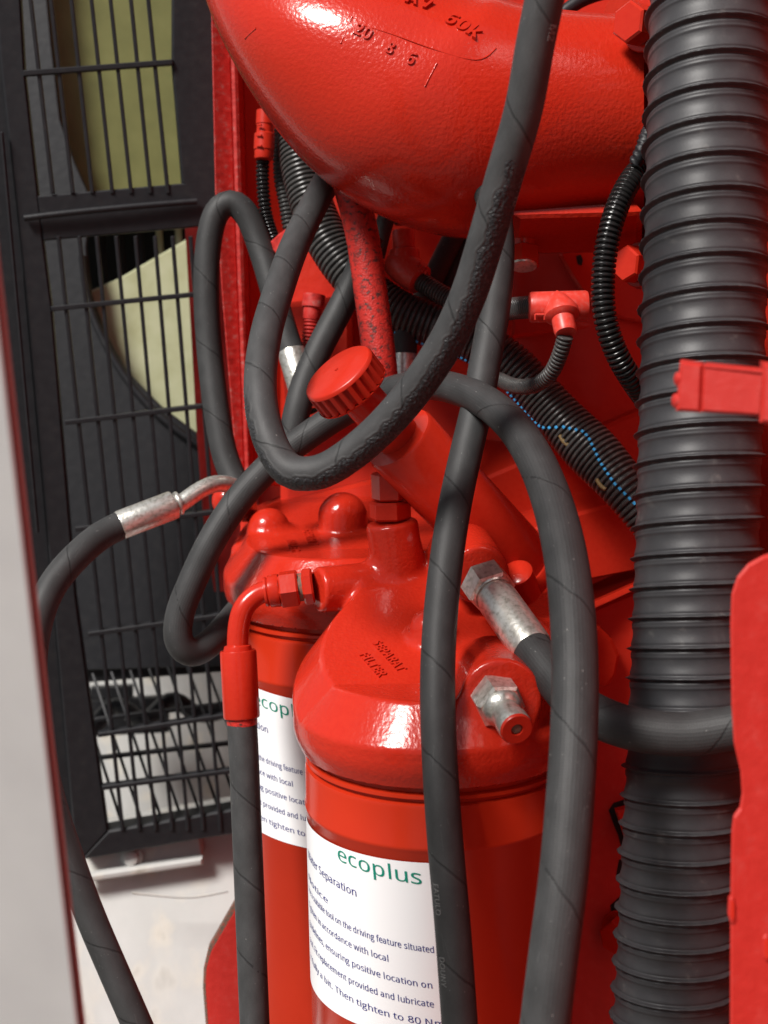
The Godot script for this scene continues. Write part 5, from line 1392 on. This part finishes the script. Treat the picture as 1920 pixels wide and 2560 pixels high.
	# rib phase integrates a pitch that is stretched at the top and squeezed at the bottom
	sweep(m, path, 0.0322, 96, func(ss: float, a: float) -> float:
		var f2 := ss / total
		var ph := total * (f2 / 0.0200 + f2 * f2 * 0.5 * (1.0 / 0.0140 - 1.0 / 0.0200)) - a / TAU + 0.05 * dn.get_noise_1d(ss)
		var q := fposmod(ph, 1.0)
		var dd := minf(q, 1.0 - q)
		var rr := 0.0322 + 0.0006 * cos(q * TAU) + 0.0021 * exp(-pow(dd / 0.038, 2.0)) - 0.0008 * exp(-pow((q - 0.10) / 0.035, 2.0))
		rr += 0.00040 * exp(-pow((q - 0.30) / 0.035, 2.0)) - 0.0005 * exp(-pow((q - 0.90) / 0.03, 2.0))
		return rr * lerpf(1.03, 0.965, f2))
	part(m, "duct_body", M.duct_rubber, t)

func build_near_right() -> void:
	var t := thing("red_clip", "red square-ended bracket arm sticking out in front of the ribbed duct", "bracket", Vector3(0.1328, 1.4098, -0.5505))
	var m := MB.new()
	prism(m, [Vector3(0.1173, 1.4206, -0.5522), Vector3(0.1259, 1.4193, -0.5500), Vector3(0.1247, 1.4005, -0.5470), Vector3(0.1154, 1.4011, -0.5491)], Vector3(0.004, 0, -0.016), 0.0012)
	part(m, "arm_end", M.matt_red, t)
	m = MB.new()
	prism(m, [Vector3(0.1258, 1.4190, -0.5494), Vector3(0.1484, 1.4165, -0.5435), Vector3(0.1468, 1.3994, -0.5407), Vector3(0.1247, 1.4008, -0.5465)], Vector3(0.004, 0, -0.014), 0.001)
	part(m, "arm", M.matt_red, t)
	m = MB.new()
	prism(m, [Vector3(0.1260, 1.4195, -0.5488), Vector3(0.1481, 1.4172, -0.5425), Vector3(0.1479, 1.4153, -0.5423), Vector3(0.1258, 1.4177, -0.5485)], Vector3(0.004, 0, -0.012), 0.0006)
	part(m, "arm_rib", M.matt_red, t)
	m = MB.new()
	prism(m, [Vector3(0.1472, 1.4197, -0.5419), Vector3(0.1602, 1.4182, -0.5376), Vector3(0.1583, 1.3952, -0.5340), Vector3(0.1456, 1.3969, -0.5383)], Vector3(0.004, 0, -0.02), 0.0015)
	part(m, "arm_block", M.matt_red, t)
	m = MB.new()
	lathe(m, Vector3(0.1173, 1.4133, -0.5541), Vector3(-1, 0, 0.1), [[0.0030, -0.001], [0.0028, 0.0008], [0.0018, 0.0015], [0.0, 0.0017]], 16)
	lathe(m, Vector3(0.1162, 1.4049, -0.5527), Vector3(-1, 0, 0.1), [[0.0030, -0.001], [0.0028, 0.0008], [0.0018, 0.0015], [0.0, 0.0017]], 16)
	part(m, "worn_end", M.dusty_red, t)
	var p := thing("engine_side_cover", "bright matt red sheet panel with embossed slots at the lower right", "panel", Vector3(0.1436, 1.1576, -0.5207))
	m = MB.new()
	prism(m, [Vector3(0.1597, 1.3445, -0.5503), Vector3(0.1509, 1.3421, -0.5499), Vector3(0.1449, 1.3390, -0.5494), Vector3(0.1406, 1.3341, -0.5486), Vector3(0.1383, 1.3275, -0.5476), Vector3(0.1376, 1.3158, -0.5457), Vector3(0.1375, 1.2842, -0.5407), Vector3(0.1382, 1.2683, -0.5382), Vector3(0.1406, 1.2572, -0.5364), Vector3(0.1410, 1.2485, -0.5351), Vector3(0.1400, 1.2427, -0.5341), Vector3(0.1374, 1.2393, -0.5336), Vector3(0.1366, 1.2336, -0.5327), Vector3(0.1357, 1.2067, -0.5285), Vector3(0.1343, 1.1356, -0.5172), Vector3(0.2104, 1.1343, -0.5170), Vector3(0.2141, 1.3435, -0.5501)], Vector3(0.002, 0, -0.005), 0.0012)
	part(m, "panel_sheet", M.matt_red, p)
	m = MB.new()
	prism(m, [Vector3(0.1353, 1.2071, -0.5277), Vector3(0.1363, 1.2087, -0.5279), Vector3(0.1376, 1.2077, -0.5278), Vector3(0.1381, 1.2045, -0.5273), Vector3(0.1381, 1.1992, -0.5264), Vector3(0.1371, 1.1970, -0.5261), Vector3(0.1358, 1.1976, -0.5262), Vector3(0.1349, 1.2008, -0.5267)], Vector3(0, 0, -0.003), 0.0006)
	part(m, "embossed_slot", M.matt_red, p)
	m = MB.new()
	prism(m, [Vector3(0.1485, 1.1917, -0.5253), Vector3(0.1498, 1.1933, -0.5255), Vector3(0.1514, 1.1923, -0.5254), Vector3(0.1512, 1.1831, -0.5239), Vector3(0.1499, 1.1816, -0.5237), Vector3(0.1485, 1.1838, -0.5240)], Vector3(0, 0, -0.003), 0.0006)
	part(m, "embossed_slot", M.matt_red, p)
	m = MB.new()
	prism(m, [Vector3(0.1359, 1.2060, -0.5270), Vector3(0.1365, 1.2070, -0.5272), Vector3(0.1371, 1.2057, -0.5270), Vector3(0.1370, 1.2003, -0.5261), Vector3(0.1363, 1.1991, -0.5259), Vector3(0.1357, 1.2013, -0.5263)], Vector3(0, 0, -0.003), 0.0)
	prism(m, [Vector3(0.1490, 1.1907, -0.5246), Vector3(0.1499, 1.1919, -0.5248), Vector3(0.1507, 1.1910, -0.5246), Vector3(0.1506, 1.1847, -0.5236), Vector3(0.1498, 1.1834, -0.5234), Vector3(0.1490, 1.1850, -0.5237)], Vector3(0, 0, -0.003), 0.0)
	part(m, "slot_hollow", M.block_red, p)
